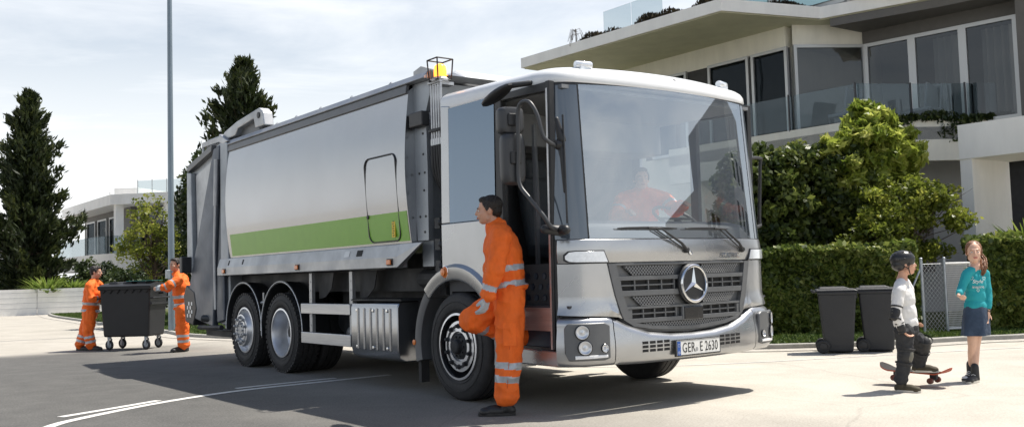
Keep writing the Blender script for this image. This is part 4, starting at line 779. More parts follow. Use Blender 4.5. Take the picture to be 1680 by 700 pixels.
# slotted rows: dark recess with slats
for z0, z1, sw in ((.965, 1.042, .74), (.738, .808, .64)):
    for s_ in (-1, 1):
        a = .17 if z0 > .9 else .16
        skin([(s_*(a-.01), z0-.004, z1+.004), (s_*(sw+.008), z0-.004, z1+.004)][::s_], off=-.016, th=.01).build('grille_slot', 'slot', gr_)
        m_ = MB()
        for j in (1,): skin([(s_*a, (z0+z1)/2-.006, (z0+z1)/2+.006), (s_*sw, (z0+z1)/2-.006, (z0+z1)/2+.006)][::s_], off=.002, th=.02, mb=m_)
        for j in range(5): s0 = a+(sw-a)*j/4; skin([(s_*(s0-.006), z0, z1), (s_*(s0+.006), z0, z1)][::s_], off=.004, th=.02, mb=m_, ns=1)
        m_.build('grille_slats', 'grille', gr_)
        cols = [(s_*sw, z0, z1), (s_*(gw((z0+z1)/2)-.02), z0, z1)][::s_]; skin(cols, off=.012, th=.03).build('grille_bar', 'grille', gr_)
# radar camera box below the emblem

skin([(-.085, .705, .812), (.145, .705, .812)], off=.032, th=.05).build('sensor_box', 'black_gloss', gr_, bevel=.01)
skin([(-.10, .695, .822), (.16, .695, .822)], off=.022, th=.04).build('sensor_surround', 'grille', gr_, bevel=.015)
# emblem: ring with three-pointed star
ec = np.array((.03, fy(.03)-.035, 1.0)); q = MB(); q.lathe([(.172, -.0), (.172, .02), (.16, .03), (0, .03)], ec+np.array((0, .03, 0)), (0, -1, 0), 48); q.build('emblem_plate', 'black', gr_, smooth=True, ang=30)
q = MB(); q.torus(ec-np.array((0, .008, 0)), (0, -1, 0), .15, .015, 56, 10)
q.m = [0]*len(q.f)
for i in range(3):
    a = PI/2+i*2*PI/3; tip = ec+np.array((math.cos(a), 0, math.sin(a)))*.145; l = ec+np.array((math.cos(a+PI/3), 0, math.sin(a+PI/3)))*.026; r_ = ec+np.array((math.cos(a-PI/3), 0, math.sin(a-PI/3)))*.026
    c_ = ec-np.array((0, .028, 0)); tp = tip-np.array((0, .008, 0)); q.add([tp, l, c_, r_, tp+np.array((0, .01, 0))], [(0, 1, 2), (0, 2, 3), (0, 4, 1), (0, 3, 4)])
q.build('star_emblem', 'chrome', gr_, smooth=True, ang=25)
q = MB(); q.lathe([(.02, 0), (.02, .004), (0, .006)], sp(.03, 1.262, .012), (0, -1, 0), 20); q.torus(sp(.03, 1.262, .016), (0, -1, 0), .02, .003, 20, 6); q.build('small_badge', 'chrome', tr, smooth=True)
q = MB(); n_ = pnorm(.57); text_mesh('ECONIC', .062, q, (sp(.57, 1.232, .016), (math.cos(.1), math.sin(.1), 0), (0, 0, 1), (n_[0], n_[1], 0)), depth=.003, sx=1.05, spacing=1.15); q.build('model_lettering', 'chrome', tr)

# bumper
def btop(s): return np.interp(abs(s), [0, .25, .5, .70, .80, .88, 1.6], [.592, .598, .628, .69, .735, .762, .768])
bc = [(s, .375+.012*min(1, max(0, (abs(s)-.6)/.3)), btop(s)) for s in np.linspace(-.845, .845, 35)]
def bo(s, z): return .045+.02*math.sin(PI*min(1, max(0, (z-.37)/.3)))-(.03*max(0, (z-(btop(s)-.03))/.03) if z > btop(s)-.03 else 0)-(.03*max(0, (.41-z)/.035) if z < .41 else 0)
bump = skin(bc, off=0, th=.09, nz=10, offz=bo, ns=40).build('bumper', 'silver', tr, smooth=True, ang=50)
for s_ in (-1, 1):
    cc = [(s_*s, .385, .768) for s in np.linspace(.853, 1.27, 16)]
    skin(cc[::s_], off=0, th=.09, nz=12, offz=bo).build('bumper_corner', 'silver', tr, smooth=True, ang=50)
    cols = [(s_*.90, .445, .70), (s_*.95, .43, .725), (s_*1.19, .435, .725), (s_*1.215, .50, .69)]
    hl = skin(cols[::s_], off=.076, th=.03, nz=2).build('headlight', 'grille', tr, smooth=True, ang=30, bevel=.01)
    for (s, z, r_) in ((1.105, .655, .048), (1.09, .535, .048), (.955, .525, .028)):
        n_ = np.append(pnorm(s_*s), 0); c_ = sp(s_*s, z, .077); k_ = MB(); k_.lathe([(r_*1.1, -.01), (r_*1.1, .010), (r_*.98, .010), (r_*.8, .003), (r_*.4, .001), (0, .008)], c_, n_, 28); k_.build('headlamp', 'reflector', hl, smooth=True, ang=35)
        k_ = MB(); k_.lathe([(r_*1.25, -.01), (r_*1.25, .008), (r_*1.12, .012), (r_*1.12, -.01)], c_, n_, 28, close=True); k_.build('lamp_bezel', 'black_gloss', hl, smooth=True)
    skin([(s_*.93, .452, .474), (s_*1.15, .448, .476)][::s_], off=.084, th=.02).build('daytime_lamp', 'lamp_lit', hl, bevel=.004)
    # cooling slots
    m_ = MB(); 
    for i in range(4):
        for j in range(3):
            s = s_*(.335+i*.075); z = .478+j*.032; off = .0662+.0; skin([(s-.029, z-.011, z+.011), (s+.029, z-.011, z+.011)], off=bo(s, z)+.002, th=.01, mb=m_, ns=1)
    m_.build('cooling_slots', 'slot', bump)
# number plate
q = MB(); pc = np.array((0., fy(0)-.088, .477)); q.box(-.275, .275, pc[1], pc[1]+.02, .408, .546); q.build('plate_holder', 'black', bump, bevel=.005)
pl = MB(); pl.box(-.265, .265, pc[1]-.006, pc[1]-.0015, .416, .538); plo = pl.build('number_plate', 'plate_white', bump, bevel=.002)
q = MB(); q.box(-.262, -.222, pc[1]-.008, pc[1]-.0063, .42, .534); q.build('plate_band', 'plate_blue', plo)
q = MB(); ay = pc[1]-.0068; yv = (0, 0, 1); text_mesh('GER', .115, q, ((-.125, ay, .474), (1, 0, 0), yv, (0, -1, 0)), depth=.0008, sx=.72, spacing=1.05); text_mesh('E 2630', .115, q, ((.12, ay, .474), (1, 0, 0), yv, (0, -1, 0)), depth=.0008, sx=.70, spacing=1.02)
for x0, x1, z0, z1 in ((-.263, .263, .417, .421), (-.263, .263, .533, .537), (-.264, -.26, .417, .537), (.26, .264, .417, .537)): q.box(x0, x1, pc[1]-.0075, pc[1]-.0062, z0, z1)
q.build('plate_characters', 'ink', plo)
q = MB(); q.lathe([(.017, 0), (.017, .001), (0, .0012)], (-.028, pc[1]-.0063, .458), (0, -1, 0), 16); q.build('plate_seal', 'rail_grey', plo)
q = MB(); text_mesh('D', .03, q, ((-.242, pc[1]-.0083, .44), (1, 0, 0), yv, (0, -1, 0)), depth=.0005)
for i in range(12): a = i*PI/6; q.box(-.242+.012*math.cos(a)-.0015, -.242+.012*math.cos(a)+.0015, pc[1]-.0090, pc[1]-.0082, .50+.012*math.sin(a)-.0015, .50+.012*math.sin(a)+.0015)
q.build('plate_letter', 'plate_white', plo)

# windscreen
skin([(-1.01, 1.384, 2.637), (0, 1.384, 2.665), (1.01, 1.384, 2.637)], off=0, th=.006, ns=40, nz=8).build('windshield', 'windscreen', tr, smooth=True)
for s_ in (-1, 1):
    skin([(s_*1.022, 1.384, 2.632), (s_*1.285, 1.384, 2.628)][::s_], off=-.001, th=.01, ns=10, nz=6).build('corner_glass', 'pillar_glass', tr, smooth=True)
    skin([(s_*1.01, 1.384, 2.635), (s_*1.022, 1.384, 2.635)][::s_], off=-.006, th=.03, nz=6).build('pillar_seal', 'black', tr)
    skin([(s_*1.03, 1.0, 2.635), (s_*1.2, 1.0, 2.635)][::s_], off=-.03, th=.05, nz=6).build('pillar', 'interior', tr)
skin([(-1.285, 1.376, 1.386), (1.285, 1.376, 1.386)], off=-.004, th=.03).build('windshield_seal', 'black', tr)
skin([(-1.285, 2.626, 2.655), (0, 2.655, 2.68), (1.285, 2.626, 2.655)], off=-.003, th=.03, ns=30).build('header_seal', 'black', tr)
# wipers
for s0, tip, b0, b1 in ((-.03, -.35, -.76, -.13), (.745, .44, -.03, .53)):
    q = MB(); P0 = sp(s0, 1.285, .03); q.lathe([(.028, -.03), (.028, .0), (.018, .015), (0, .018)], P0, (0, -1, 0), 14); mid = sp(tip+.02, 1.462, .05); q.tube([P0, sp(s0-.08, 1.34, .05), mid], [.016, .012, .007], 6); q.tube([mid, sp(tip-.11, 1.468, .045)], .007, 6)
    for k in (.10,): q.tube([sp(s0-.03, 1.29, .03), sp(tip-.03+.0, 1.455, .04)], .006, 6)
    wi = q.build('wiper_arm', 'black', tr, smooth=True)
    q = MB(); q.tube([sp(b0+(b1-b0)*i/8, 1.463+.004*math.sin(i*.4), .028) for i in range(9)], [.006, .011, .012, .013, .014, .013, .012, .011, .006], 5); q.build('wiper_blade', 'black', wi)
# roof cap
def roofring(ins, z, crown=0):
    pts = []
    ss = list(np.linspace(-1.4, 1.4, 45)); pts = [plan(s) for s in ss]; pts = pts+[np.array((1.25, 1.2)), np.array((1.25, 1.81))]+[np.array((x, 1.83)) for x in np.linspace(1.0, -1.0, 9)]+[np.array((-1.25, 1.81)), np.array((-1.25, 1.2))]
    rk = .075*(z-1.38); out_ = []
    for p in pts:
        sx = 1-.014*(z-1.38)-ins/1.25; x = p[0]*sx; y = 1.0+(p[1]+rk-1.0)*(1-ins/1.0) if p[1] < 1 else 1.0+(p[1]-1)*(1-ins/1.6); out_.append((x, y, z+.028*max(0, y)*(z > 2.68)+crown*(1-(x/1.25)**2)))
    return out_
rings = [roofring(0, 2.655), roofring(-.006, 2.665), roofring(-.004, 2.71), roofring(.012, 2.742), roofring(.045, 2.765, .01), roofring(.12, 2.785, .03), roofring(.3, 2.80, .05), roofring(.6, 2.805, .06), roofring(.9, 2.81, .06)]
q = MB(); n_ = len(rings[0]); vs = [v for r_ in rings for v in r_]; fs = [(i*n_+k, i*n_+(k+1) % n_, (i+1)*n_+(k+1) % n_, (i+1)*n_+k) for i in range(len(rings)-1) for k in range(n_)]+[tuple((len(rings)-1)*n_+k for k in range(n_)), tuple(range(n_-1, -1, -1))]
q.add(vs, fs); q.build('cab_roof', 'white_paint', tr, smooth=True, ang=50)
for s_ in (-1, 1):
    q = MB(); c_ = np.array((s_*.86, .22, 2.825)); q.lathe([(.028, -.075), (.034, -.06), (.034, .06), (.028, .075)], c_, (s_*.95, .25, 0), 12); q.box(c_[0]-.05, c_[0]+.05, c_[1]-.03, c_[1]+.05, 2.78, 2.81); q.build('clearance_lamp', 'lens', tr, smooth=True, ang=40)
q = MB(); q.prism([(.055, 2.70), (.16, 2.69), (.24, 2.80), (.20, 2.815), (.09, 2.775)], 'x', -.11, .05); q.prism([(.052, 2.70), (.16, 2.69), (.24, 2.80), (.20, 2.818), (.087, 2.778)], 'x', .06, .10); q.build('roof_camera', 'grille', tr, bevel=.012)

# mirrors, near side (X-)
mr = MB(); mX = -1.46
mr.tube(smooth_path([(-1.27, .08, 2.10), (-1.40, .03, 2.125), (-1.455, .045, 2.18), (-1.485, .07, 2.34), (-1.51, .13, 2.445), (-1.525, .22, 2.45), (-1.53, .255, 2.36), (-1.53, .26, 2.1), (-1.53, .265, 1.84), (-1.51, .16, 1.70), (-1.47, .06, 1.57), (-1.42, .03, 1.48), (-1.34, .06, 1.46)], 5), .017, 10)
M['mirror_grey'] = mat('mirror_plastic', (.045, .047, .05), .42)
ma = mr.build('mirror_arm', 'mirror_grey', tr, smooth=True)
def mirror(y, z, wy, hz, parent, x=-1.47, tilt=.25, sg=1):
    m = MB(); d = nrm((math.sin(tilt)*sg, math.cos(tilt), 0)); lat = nrm((math.cos(tilt)*sg, -math.sin(tilt), 0)); c_ = np.array((x-.02, y, z)); prof = []
    for i in range(24):
        a = 2*PI*i/24; ca, sa = math.cos(a), math.sin(a); prof.append((np.sign(ca)*abs(ca)**.45, np.sign(sa)*abs(sa)**.35))
    vs = []
    for u, sc_ in ((-.05, .55), (-.045, .8), (-.02, .97), (.03, 1.0), (.045, .98), (.047, .9)): vs += [c_+d*u+lat*px*wy/2*sc_+np.array((0, 0, pz*hz/2*(sc_ if sc_ > .9 else (sc_+1)/2))) for px, pz in prof]
    k = 24; fs = [(i*k+j, i*k+(j+1) % k, (i+1)*k+(j+1) % k, (i+1)*k+j) for i in range(5) for j in range(k)]+[tuple(range(k-1, -1, -1)), tuple(5*k+j for j in range(k))]
    o = m.add(vs, fs).build('mirror_housing', 'mirror_grey', parent, smooth=True, ang=45)
    gl_ = MB(); gl_.obox(c_+d*.05, lat*wy*.40, d*.002, np.array((0, 0, hz*.42))); gl_.build('mirror_glass', 'chrome', o)
    b = MB(); b.obox(c_-d*.055, lat*.045, d*.018, np.array((0, 0, .05))); b.build('mirror_clamp', 'black', o, bevel=.01)
mirror(.365, 2.335, .22, .22, tr, x=-1.50); mirror(.345, 2.03, .20, .42, tr, x=-1.50)
q = MB(); q.lathe([(.03, -.03), (.045, 0), (.03, .04)], (-1.285, .06, 2.12), (-1, 0, 0), 14); q.build('mirror_hinge', 'black', tr, smooth=True); q = MB(); q.cap((-1.27, .1, 1.45), (-1.31, -.02, 1.45), .045, .038); q.cap((-1.42, .10, 1.46), (-1.28, .08, 1.45), .035, .045); q.build('mirror_mount', 'black', tr, smooth=True)
q = MB(); q.cap((-1.29, .07, 2.32), (-1.27, .04, 2.16), .02, .035); q.cap((-1.27, .04, 2.10), (-1.27, .02, 1.75), .026, .014); q.tube([(-1.27, .02, 2.35), (-1.28, .0, 1.9), (-1.285, -.01, 1.5)], .008, 6); q.build('mirror_blade', 'black', tr, smooth=True)
q = MB(); q.ell((-1.42, .67, 2.60), (.09, .20, .04), (nrm((1, 0, .2)), nrm((0, 1, -.32)), nrm((-.2, .32, 1)))); q.cap((-1.38, .55, 2.66), (-1.24, .45, 2.68), .025, .022); q.build('kerb_mirror', 'black', tr, smooth=True)
# far side mirrors (X+)
q = MB(); q.tube(smooth_path([(1.22, .3, 2.16), (1.5, .32, 2.18), (1.52, .34, 2.1), (1.5, .36, 1.6), (1.47, .34, 1.52), (1.24, .3, 1.5)], 4), .017, 8); q.build('mirror_arm', 'black', tr, smooth=True)
mirror(.44, 2.05, .22, .22, tr, x=1.42, sg=-1); mirror(.44, 1.74, .22, .34, tr, x=1.40, sg=-1)

# ---- side equipment
def ribbed(s_):
    q = MB(); X0 = 1.255; prof = [(2.66, .30), (3.63, .31), (3.63, .87), (2.66, .87)]
    xs = [(1.0, .285), (1.17, .285), (1.235, .32), (1.255, .40), (1.255, .82), (1.235, .865), (1.17, .885), (1.0, .885)]
    vs = []; 
    for y in (2.66, 3.64): vs += [(s_*x, y, z) for x, z in xs]
    n = len(xs); q.add(vs, [(i, (i+1) % n, n+(i+1) % n, n+i) for i in range(n)]+[tuple(range(n-1, -1, -1)), tuple(range(n, 2*n))])
    o = q.build('toolbox', 'body_grey', tr, smooth=True, ang=30, bevel=.01)
    r_ = MB()
    for i in range(6): y = 2.80+i*.135; r_.obox((s_*1.258, y, .60), (.008, 0, 0), (0, .016, 0), (0, 0, .215))
    r_.build('panel_rib', 'body_grey', o, bevel=.006)
    for y in (2.86, 3.15, 3.50):
        for z in (.41, .79): b = MB(); b.lathe([(.017, 0), (.017, .008), (.008, .010), (0, .008)], (s_*1.256, y, z), (s_, 0, 0), 12); b.build('latch', 'chrome', o, smooth=True)
    t = MB(); t.box(s_*.95, s_*1.24, 2.60, 3.66, .888, .90)
    for i in range(26): y = 2.62+i*.04; t.box(s_*.95, s_*1.24, y, y+.018, .9005, .912)
    t.build('catwalk', 'dark_metal', o)
ribbed(-1); ribbed(1)
for s_ in (-1, 1):
    for z0, z1 in ((.735, .85), (.395, .52)):
        q = MB(); q.prism([(s_*1.262, z0), (s_*1.262, z1), (s_*1.248, z1+.006), (s_*1.235, z1), (s_*1.235, z0)], 'y', 3.655, 4.885); q.build('side_guard', 'alu', tr, bevel=.006)
    for y in (4.70, 3.70):
        q = MB(); q.box(s_*1.18, s_*1.22, y-.035, y+.035, .40, 1.2)
        for z in np.arange(.6, 1.18, .1): q.lathe([(.009, 0), (.009, .004), (0, .004)], (s_*1.22, y, z), (s_, 0, 0), 8)
        q.build('guard_bracket', 'rail_grey', tr)
        q = MB(); q.prism([(y-.04, 1.2), (y-.42, 1.2), (y-.36, 1.02), (y-.2, .92), (y-.04, .90)], 'x', s_*1.12, s_*1.13); q.build('gusset_plate', 'dark_metal', tr)
    # rear mudguards
    for yc in (5.52, 6.74):
        m = MB(); vs = []; n = 20
        for i in range(n+1):
            a = math.radians(-8+190*i/n); c_, s2 = -math.cos(a), math.sin(a)
            for r_, x_ in ((.585, .88), (.60, 1.20), (.605, 1.235), (.635, 1.235), (.625, 1.2), (.60, .88)): vs.append((s_*x_, yc+c_*r_, .495+s2*r_))
        m.add(vs, [tuple((i*6+k, i*6+(k+1) % 6, (i+1)*6+(k+1) % 6, (i+1)*6+k)) for i in range(n) for k in range(6)]+[tuple(range(6)), tuple(n*6+k for k in range(5, -1, -1))])
        mg_ = m.build('mudguard', 'black', tr, smooth=True, ang=35)
        e = MB(); e.tube([(s_*1.24, yc-math.cos(math.radians(a))*.62, .495+math.sin(math.radians(a))*.62) for a in np.linspace(-6, 180, 26)], .006, 5); e.build('edge_trim', 'white_paint', mg_)
    q = MB(); q.tube([(s_*1.2, 6.13, .55), (s_*1.2, 6.13, .98)], .012, 6); q.tube([(s_*1.2, 6.05, .85), (s_*1.2, 6.2, .85)], .02, 6); q.build('guard_stay', 'rail_grey', tr)

# ---- body
def bx_(z): return 1.262+.06*math.sin(PI*min(1, max(0, (z-1.45)/1.48)))
body = MB(); zs = list(np.linspace(1.45, 2.935, 13)); ys = [2.34, 3.5, 4.7, 6, 7.12]
prof = [(-1.28, 1.45)]+[(-bx_(z), z) for z in zs]+[(-1.20, 2.98), (-1.12, 3.06), (-.9, 3.10), (.9, 3.10), (1.12, 3.06), (1.2, 2.98)]+[(bx_(z), z) for z in zs[::-1]]
prof = prof[1:]; n_ = len(prof); vs = [(x, y, z) for y in ys for x, z in prof]
body.add(vs, [(i*n_+k, (i+1)*n_+k, (i+1)*n_+(k+1) % n_, i*n_+(k+1) % n_) for i in range(len(ys)-1) for k in range(n_)]+[tuple(range(n_)), tuple((len(ys)-1)*n_+k for k in range(n_-1, -1, -1))])
bd = body.build('refuse_body', 'body_grey', tr, smooth=True, ang=28)
for s_ in (-1, 1):
    m = MB(); zz = np.linspace(1.475, 1.765, 5)
    def yr(z): return 7.10-.0*(z)
    vs = [(s_*(bx_(z)+.003), y, z) for y in (2.36, 4, 5.5, 7.02) for z in zz]+[(s_*(bx_(z)-.002), y, z) for y in (2.36, 4, 5.5, 7.02) for z in zz]
    n5 = 5; m.add(vs, [(i*5+k, (i+1)*5+k, (i+1)*5+k+1, i*5+k+1) for i in range(3) for k in range(4)]+[(0, 20, 35, 15), (4, 19, 39, 24), (0, 4, 24, 20), (15, 35, 39, 19)]); m.build('green_stripe', 'green', bd, smooth=True)
    # top ledge: dark underside and pale upper lip
    m = MB(); m.prism([(s_*1.245, 2.90), (s_*1.285, 2.915), (s_*1.27, 3.0), (s_*1.235, 3.0)], 'y', 2.36, 7.12); m.build('top_ledge', 'grille', bd, bevel=.004)
    m = MB(); m.prism([(s_*1.275, 3.003), (s_*1.29, 3.01), (s_*1.24, 3.075), (s_*1.10, 3.13), (s_*1.08, 3.09), (s_*1.2, 3.003)], 'y', 2.02, 7.15); m.build('top_rail', 'rail_grey', bd, bevel=.006)
    # bottom sill rail
    m = MB(); m.prism([(s_*1.262, 1.455), (s_*1.285, 1.447), (s_*1.325, 1.325), (s_*1.325, 1.22), (s_*1.30, 1.215), (s_*1.2, 1.215), (s_*1.2, 1.455)], 'y', 2.53, 7.45); sl = m.build('sill_rail', 'rail_grey', bd, bevel=.006)
    m = MB(); m.add([(s_*1.262, 2.12, 1.455), (s_*1.285, 2.12, 1.447), (s_*1.325, 2.53, 1.325), (s_*1.325, 2.53, 1.22), (s_*1.262, 2.53, 1.22), (s_*1.285, 2.53, 1.447), (s_*1.262, 2.53, 1.455)], [(0, 1, 5, 6), (1, 2, 5), (2, 3, 4), (0, 4, 3), (0, 3, 1), (1, 3, 2), (0, 6, 4)]); m.build('sill_corner', 'rail_grey', sl)
    for y, z in ((7.18, 1.275), (4.82, 1.275), (2.66, 1.275)):
        m = MB(); m.box(s_*1.326, s_*1.332, y-.055, y+.055, z-.035, z+.035); lb = m.build('marker_base', 'black', sl); m = MB(); m.box(s_*1.333, s_*1.35, y-.04, y+.04, z-.025, z+.025); m.build('side_marker', 'orange_lens', sl, bevel=.006)
    for y in (7.05, 6.55, 3.32): m = MB(); m.obox((s_*1.3075, y, 1.385), (0, .06 if y < 4 else .015, 0), nrm((s_*-.31, 0, .95))*.033, nrm((s_*.95, 0, .31))*.002); m.build('vent_slot', 'slot', sl)
    m = MB(); m.obox((s_*1.3075, 3.60, 1.385), (0, .055, 0), nrm((s_*-.31, 0, .95))*.033, nrm((s_*.95, 0, .31))*.002); m.build('rating_plate', 'alu', sl)
    # access hatch outline
    m = MB(); cs = []
    for (yc, zc, a0) in ((2.60, 2.26, 90), (3.06, 2.26, 0), (3.06, 1.57, 270), (2.60, 1.57, 180)):
        for i in range(7): a = math.radians(a0-90+90*i/6+90) if False else math.radians({90: 180-90*i/6, 0: 90-90*i/6, 270: 360-90*i/6, 180: 270-90*i/6}[a0]); cs.append((yc+.085*math.cos(a)*(1), zc+.085*math.sin(a)))
    cs2 = [(s_*(bx_(z)+.006), y, z) for y, z in cs]; cs2.append(cs2[0]); m.tube(cs2, .0085, 6, caps=False); ht = m.build('hatch_seal', 'black_gloss', bd)
    m = MB(); m.lathe([(.02, -.01), (.02, .012), (0, .014)], (s_*(bx_(1.75)+.002), 3.13, 1.75), (s_, 0, 0), 12); m.build('hatch_lock', 'black', ht)
    m = MB(); m.prism([(2.60, 1.52), (2.665, 1.52), (2.665, 1.75), (2.60, 1.75)], 'x', s_*(bx_(1.6)+.006), s_*(bx_(1.6)+.012)); ys_ = m.build('warning_sticker', 'yellow', ht)
    m = MB(); 
    for i in range(9): m.box(s_*(bx_(1.6)+.0125), s_*(bx_(1.6)+.014), 2.615+.01*(i % 2), 2.65-.008*((i+1) % 2), 1.535+i*.023, 1.543+i*.023)
    m.build('sticker_print', 'ink', ys_)
    # headboard side plate with bolts
    m = MB(); m.prism([(2.13, 1.47), (2.33, 1.47), (2.36, 2.1), (2.36, 3.0), (2.04, 3.06), (2.06, 2.85), (2.13, 2.7), (2.12, 2.1)], 'x', s_*1.20, s_*1.14)
    for z in (1.55, 1.7, 1.95, 2.12, 2.3, 2.5): 
        for y in ((2.17, 2.27) if z in (1.7, 2.12) else (2.19,)): m.lathe([(.012, -.003), (.012, .006), (0, .007)], (s_*1.20, y, z), (s_, 0, 0), 8, 1)
    hb_ = m.build('headboard', ['tail_light', 'black'], bd)
    m = MB(); m.box(s_*1.202, s_*1.29, 2.06, 2.30, 2.56, 2.70); m.build('bracket', 'black', hb_, bevel=.01)
m = MB(); m.box(-1.14, 1.14, 2.14, 2.34, 1.22, 3.0); m.build('front_wall', 'tail_light', bd)
m = MB(); m.prism([(1.86, 3.02), (2.34, 3.12), (2.34, 3.02)], 'x', -1.1, 1.1); m.prism([(2.0, 3.0), (2.34, 3.0), (2.34, 3.13), (2.2, 3.16), (1.9, 3.06)], 'x', -1.2, -1.1); m.build('body_cap', 'rail_grey', bd)
m = MB(); m.box(-1.0, 1.0, 1.86, 1.98, 1.2, 1.3); m.box(-1.18, -.5, 1.88, 2.0, .95, 1.25); m.cap((-1.0, 2.15, 1.1), (-1.0, 2.5, 1.1), .1, .1); m.build('pump_unit', 'dark_metal', tr)
m = MB(); m.prism([(2.10, 3.0), (2.14, 3.12), (2.3, 3.19), (2.9, 3.2), (3.3, 3.12)], 'x', -.75, .75); m.build('front_hood', 'white_paint', bd, bevel=.05, seg=3)
# roof latches
for y in (3.2, 4.1, 4.9, 5.6, 6.2): m = MB(); m.box(-1.0, -.86, y-.12, y+.12, 3.135, 3.155); m.tube([(-1.0, y-.1, 3.16), (-.95, y, 3.20), (-.95, y+.08, 3.165)], .014, 6); m.build('roof_latch', 'rail_grey', bd)
# hydraulic pipes and hoses behind the cab
for i in range(5):
    x = -1.20+.0*i; y = 1.855+i*.042; m = MB(); m.tube([(x, y, 3.0), (x, y, 2.42)], .011, 8); m.tube([(x, y, 2.42), (x, y, 2.36)], .016, 6); pp_ = m.build('hydraulic_pipe', 'alu', tr, smooth=True, ang=30)
    m = MB(); m.tube(smooth_path([(x, y, 2.36), (x+.02, y+.01, 2.1), (x+.03+.03*i, y, 1.85), (x+.06+.04*i, y-.02, 1.6), (x+.1, y+.05, 1.3)], 4), .016, 7); m.build('hose', 'black', pp_, smooth=True)
for z in (2.96, 2.50): m = MB(); m.box(-1.225, -1.185, 1.84, 2.05, z-.015, z+.015); m.build('pipe_clamp', 'dark_metal' if z < 2.9 else 'rail_grey', tr, bevel=.004)
m = MB(); m.box(-.95, 1.15, 1.86, 2.10, 1.3, 2.85); m.build('sun_gap_filler', 'dark_metal', tr, bevel=.03)  # added box that keeps the sun from shining through behind the cab
m = MB(); m.tube(smooth_path([(-1.15, 1.9, 2.3), (-1.12, 1.93, 1.9), (-1.16, 1.92, 1.6), (-1.05, 1.86, 1.45)], 5), .03, 8); m.build('air_hose', 'black', tr, smooth=True)
for z in (1.62, 1.42, 1.22): m = MB(); m.cap((-1.21, 1.90, z), (-1.12, 2.0, z), .03, .025); m.box(-1.22, -1.17, 1.90, 1.99, z-.05, z+.05); m.build('valve_block', 'dark_metal', tr)
# beacon in its cage
bc_ = np.array((-1.16, 1.92, 2.93)); m = MB(); m.box(bc_[0]-.05, bc_[0]+.12, 1.87, 1.99, 2.93, 2.96); m.beam((-1.1, 1.95, 2.96), (-1.02, 2.1, 3.0), .04, .03); m.lathe([(.085, 0), (.09, .02), (.07, .04)], bc_+np.array((0, 0, .03)), (0, 0, 1), 20); be = m.build('beacon', 'rail_grey', tr, smooth=True, ang=30)
m = MB(); m.lathe([(.06, .0), (.062, .05), (.055, .10), (.03, .125), (0, .13)], bc_+np.array((0, 0, .075)), (0, 0, 1), 20); m.build('beacon_lamp', 'amber_lit', be, smooth=True)
m = MB(); a = .088
for sx in (-1, 1):
    for sy in (-1, 1): m.tube([bc_+np.array((sx*a*.85, sy*a*.85, .03)), bc_+np.array((sx*a, sy*a, .24))], .007, 6)
for z in (.04, .24):
    k_ = a*(.85 if z < .1 else 1); c4 = [bc_+np.array((sx*k_, sy*k_, z)) for sx, sy in ((-1, -1), (1, -1), (1, 1), (-1, 1), (-1, -1))]
    for p, q_ in zip(c4[:-1], c4[1:]): m.tube([p, q_], .007, 6)
m.build('beacon_cage', 'dark_metal', be)

